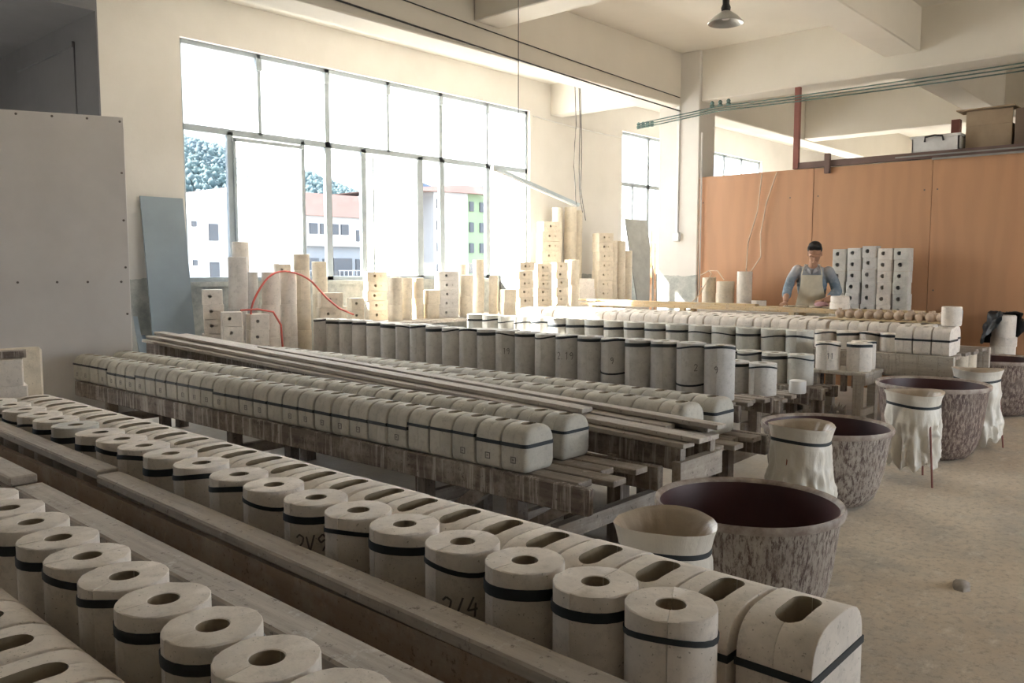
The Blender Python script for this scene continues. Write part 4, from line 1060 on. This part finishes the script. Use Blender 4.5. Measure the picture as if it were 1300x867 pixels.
# boxes on the partition lid
cr = thing('plastic_crate', 'white plastic storage box with black handle on the partition top', 'box', (10.62, 2.90, 2.70))
MB().box(-.17, .17, -.25, .25, .0, .02).box(-.17, -.155, -.25, .25, 0, .26).box(.155, .17, -.25, .25, 0, .26).box(-.17, .17, -.25, -.235, 0, .26).box(-.17, .17, .235, .25, 0, .26).build('tray', 'white_plastic', cr, 0)
MB().box(-.19, .19, -.27, .27, .24, .27, .006).build('lid', 'white_plastic', cr)
MB().tube([(-.18, -.09, .20), (-.20, -.08, .25), (-.205, 0, .262), (-.20, .10, .25), (-.18, .11, .20)], .012).build('handle', 'cable_black', cr)
def carton(label, x, y, w_, d, h, mat, flap, rz=0):
    c = thing('cardboard_box', label, 'box', (x, y, 2.70), rz)
    MB().box(-w_/2, w_/2, -d/2, d/2, 0, h, .004).build('carton', mat, c)
    for k, (px, sx, tz) in enumerate(flap): MB().bar((px, -d/2+.02, h), (px+sx, -d/2+.02, h+tz), .01, d-.05, 0).build('flap', mat, c) if False else MB().box(px, px+.012, -d/2, d/2, h, h+tz).build('flap', mat, c, 0)
carton('open brown cardboard box beside the white plastic box', 10.75, 2.38, .42, .46, .34, 'cardboard', ((-.21, 0, .16),), 0)
carton('dark cardboard box at the right edge above the partition', 10.72, 1.84, .42, .56, .48, 'cardboard_dark', (), 0)
tag(MB().bar((10.62, 2.70, 3.215), (10.62, 2.12, 3.215), .3, .012, 0).build('loose_sheet', 'cardboard', None), 'loose cardboard sheet resting on the boxes', 'sheet')
tag(MB().box(11.9, 12.0, 3.02, 3.12, 2.70, 3.35).build('steel_post', 'rust_red', None, 0), 'short red post standing behind the white plastic box', 'post')
# red hose
hz = []
for i in range(25):
    a = -.4+i/24*3.9; hz.append((5.02+.42*cos(a)+.03*sin(3*a), 7.79+.02*sin(2*a)-.04, 1.06+.36*sin(a)))
cable('hose', 'thin red hose looped over the tube stacks by the window', [(5.93, 7.80, .92), (5.72, 7.79, 1.0), (5.55, 7.78, 1.12), (5.46, 7.77, 1.2)]+hz[6:], .011, 'hose_red', 'hose')
cable('hose', 'red hose hanging over the low block stack', [(4.42, 7.66, 1.03), (4.6, 7.64, 1.035), (4.78, 7.64, 1.0), (4.88, 7.66, .86), (4.92, 7.70, .60)], .011, 'hose_red', 'hose')

# ================================================================ THE MAN
def blob(parts, voxel, smooth_it=6):
    """parts: list of chains [(x, y, z, rx, ry, rz), ...] filled with spheres, then fused into one continuous surface"""
    b = bmesh.new()
    for ch in parts:
        pts = []
        for p, q in zip(ch, ch[1:]):
            d = sqrt(sum((p[i]-q[i])**2 for i in range(3))); n = max(1, int(d/(min(min(p[3:]), min(q[3:]))*.45)))
            for i in range(n): pts.append([p[k]+(q[k]-p[k])*i/n for k in range(6)])
        pts.append(list(ch[-1]))
        for p in pts:
            bmesh.ops.create_icosphere(b, subdivisions=2, radius=1, matrix=Matrix.Translation(p[:3]) @ Matrix.Diagonal((*p[3:], 1)))
    me = bpy.data.meshes.new('t'); b.to_mesh(me); b.free()
    o = bpy.data.objects.new('t', me); COL.objects.link(o)
    md = o.modifiers.new('r', 'REMESH'); md.mode = 'VOXEL'; md.voxel_size = voxel
    s_ = o.modifiers.new('s', 'SMOOTH'); s_.iterations = smooth_it; s_.factor = .5
    dg = bpy.context.evaluated_depsgraph_get(); r = bpy.data.meshes.new_from_object(o.evaluated_get(dg))
    bpy.data.objects.remove(o); return r
def ball(x, y, z, r): return (x, y, z, r, r, r)
MANX, MANY = 9.60, 3.93
man = thing('person', 'man in blue-grey shirt and cream apron leaning over the bench, head bowed', 'person', (MANX, MANY, 0), radians(-70)); man.scale = (.93, .96, 1)
# local axes: -y is where he faces, -x his right hand side (left in the picture)
HX, HY, HZ = .03, -.27, 1.615
tilt = radians(38)
def hd(x, y, z):   # head-local to man-local, bowed forward
    return (HX+x, HY+y*cos(tilt)-(-z)*0-z*sin(tilt), HZ+z*cos(tilt)+y*sin(tilt)*1.0)
def hb(x, y, z, rx, ry, rz): p = hd(x, y, z); return (*p, rx, ry, rz)
head = [[hb(0, .015, .05, .078, .088, .080), hb(0, .0, -.01, .072, .082, .085), hb(0, -.018, -.075, .052, .058, .045), hb(0, -.045, -.10, .026, .028, .022)],
        [hb(0, -.088, -.005, .010, .012, .014), hb(0, -.102, -.036, .014, .014, .011)],                      # nose
        [hb(-.045, -.072, .022, .020, .010, .008), hb(.045, -.072, .022, .020, .010, .008)],                 # brow
        [hb(-.022, -.078, -.070, .010, .010, .006), hb(.022, -.078, -.070, .010, .010, .006)],               # lips
        [hb(-.079, .012, .008, .008, .018, .024), hb(-.079, .010, -.028, .007, .012, .014)], [hb(.079, .012, .008, .008, .018, .024), hb(.079, .010, -.028, .007, .012, .014)]]
neck = [[(.015, -.20, 1.53, .055, .058, .055), (.0, -.12, 1.43, .062, .062, .06)]]
torso = [[(0, -.11, 1.39, .14, .08, .06), (0, -.09, 1.28, .155, .10, .09), (0, -.03, 1.08, .145, .10, .10), (0, .02, .92, .16, .11, .10)]]
armR = [[ball(-.165, -.125, 1.415, .048), ball(-.275, -.17, 1.22, .048), ball(-.285, -.36, 1.10, .036), ball(-.285, -.44, 1.075, .028)]]
armL = [[ball(.18, -.125, 1.40, .048), ball(.30, -.10, 1.20, .048), ball(.20, -.32, 1.105, .036), ball(.16, -.385, 1.095, .028)]]
def hand(wx, wy, wz, dx, dy, side):
    """palm and five bent fingers; (dx, dy) unit pointing direction, side = +1 thumb to +x"""
    px, py = -dy*side*-1, dx*side*-1      # sideways toward the thumb
    out = []
    def at(f, s_, z): return (wx+dx*f+px*s_, wy+dy*f+py*s_, wz+z)
    out.append([(*at(.01, 0, 0), .026, .026, .018), (*at(.05, .008, -.006), .030, .030, .015), (*at(.085, .0, -.012), .032, .030, .013)])
    for s_, L in ((.030, .068), (.010, .078), (-.010, .072), (-.030, .056)):
        out.append([(*at(.085, s_, -.012), .0095, .0095, .0095), (*at(.085+L*.55, s_*1.15, -.012), .0085, .0085, .0085), (*at(.085+L*.95, s_*1.15, -.034), .0075, .0075, .0075)])
    out.append([(*at(.03, .022, -.006), .013, .013, .012), (*at(.058, .050, -.018), .0105, .0105, .0105), (*at(.088, .056, -.030), .009, .009, .009)])
    return out
legs = [[(-.09, .03, .92, .085, .09, .09), (-.10, .02, .52, .06, .065, .06), (-.11, .05, .10, .042, .045, .045), (-.11, -.05, .04, .04, .06, .035)],
        [(.09, .03, .92, .085, .09, .09), (.10, .02, .52, .06, .065, .06), (.11, .05, .10, .042, .045, .045), (.11, -.05, .04, .04, .06, .035)]]
body = blob(head+neck+torso+armR+armL+hand(-.285, -.44, 1.070, 0, -1, 1)+hand(.16, -.385, 1.10, -.55, -.83, -1)+legs, .0055, 3)
obj('body', finish(body, 'body', 'skin', 80), man)
hair = blob([[hb(0, -.005, .108, .066, .066, .040), hb(0, .03, .075, .083, .088, .070), hb(0, .06, .03, .080, .070, .075), hb(0, .065, -.03, .066, .045, .05)], [hb(-.055, -.03, .105, .030, .03, .03), hb(.055, -.03, .105, .030, .03, .03)],
             [hb(-.074, .02, .05, .014, .04, .03), hb(.074, .02, .05, .014, .04, .03)]], .006, 3)
obj('hair', finish(hair, 'hair', 'hair', 80), man)
shirt = blob([[(0, -.125, 1.435, .155, .088, .055), (0, -.10, 1.36, .195, .115, .08), (0, -.09, 1.26, .19, .125, .09), (0, -.03, 1.08, .165, .12, .10), (0, .02, .94, .175, .125, .08)],
              [ball(-.175, -.125, 1.425, .070), ball(-.240, -.15, 1.33, .063), ball(-.280, -.175, 1.215, .060), ball(-.283, -.25, 1.165, .058)],
              [ball(.190, -.125, 1.410, .070), ball(.255, -.115, 1.30, .064), ball(.295, -.105, 1.19, .062), ball(.245, -.235, 1.135, .058)],
              [ball(-.283, -.245, 1.165, .060), ball(-.284, -.272, 1.150, .059)], [ball(.25, -.225, 1.138, .060), ball(.235, -.255, 1.128, .058)]], .009, 4)
obj('shirt', finish(shirt, 'shirt', 'shirt', 80), man)
cl = MB()
for sg in (-1, 1):
    cl.add([(sg*.008, -.225, 1.385), (sg*.075, -.195, 1.425), (sg*.088, -.13, 1.478), (sg*.060, -.10, 1.505), (sg*.062, -.185, 1.47), (sg*.02, -.228, 1.43)], [(0, 1, 2, 3, 4, 5)])
    cl.add([(sg*.008, -.232, 1.383), (sg*.077, -.202, 1.423), (sg*.092, -.13, 1.472), (sg*.060, -.094, 1.50), (sg*.062, -.190, 1.465), (sg*.02, -.236, 1.43)], [(5, 4, 3, 2, 1, 0)])
cl.build('collar', 'shirt', man)
ap = MB(); nu, nv = 16, 14
for side in (0, 1):
    vv = []
    for j in range(nv+1):
        f = j/nv; z = 1.375-f*.80
        half = .125+.10*min(1, max(0, (f-.12)*1.9)); 
        for i in range(nu+1):
            u = (i/nu*2-1); x = u*half
            cy = -.095+.14*f; ry = .135+.012*f
            yv = cy-ry*sqrt(max(0.02, 1-(x/.235)**2))-.012-.006*sin(7*u+5*f)*f-(.006 if side else 0)
            vv.append((x, yv, z+.012*sin(3*u)*f))
    fs = [(j*(nu+1)+i, j*(nu+1)+i+1, (j+1)*(nu+1)+i+1, (j+1)*(nu+1)+i) for j in range(nv) for i in range(nu)]
    ap.add(vv, fs if side else [q[::-1] for q in fs])
obj('apron', ap.mesh('apron', 'apron', 80), man)
for sg in (-1, 1): MB().tube([(sg*.118, -.225, 1.372), (sg*.11, -.218, 1.43), (sg*.085, -.15, 1.495), (sg*.06, -.06, 1.49)], .006).build('apron_strap', 'apron', man)
tr = blob([[(0, .025, .94, .178, .125, .07), (0, .03, .86, .178, .12, .07)], [(-.09, .03, .86, .10, .105, .09), (-.10, .02, .5, .080, .085, .07), (-.11, .05, .12, .068, .075, .05)], [(.09, .03, .86, .10, .105, .09), (.10, .02, .5, .080, .085, .07), (.11, .05, .12, .068, .075, .05)]], .012, 3)
obj('trousers', finish(tr, 'trousers', 'trousers', 80), man)
tag(MB().lathe([(0, 0), (.08, 0), (.085, .02), (.05, .045), (0, .05)], 14, lambda q, z, a, j: (q*(1+.25*sin(2*a)+.1*sin(5*a)), z)).build('cloth', 'towel_pink', None, 70, (9.17, 3.64, 1.036)), 'crumpled dull pink cloth on the bench before the man', 'cloth')
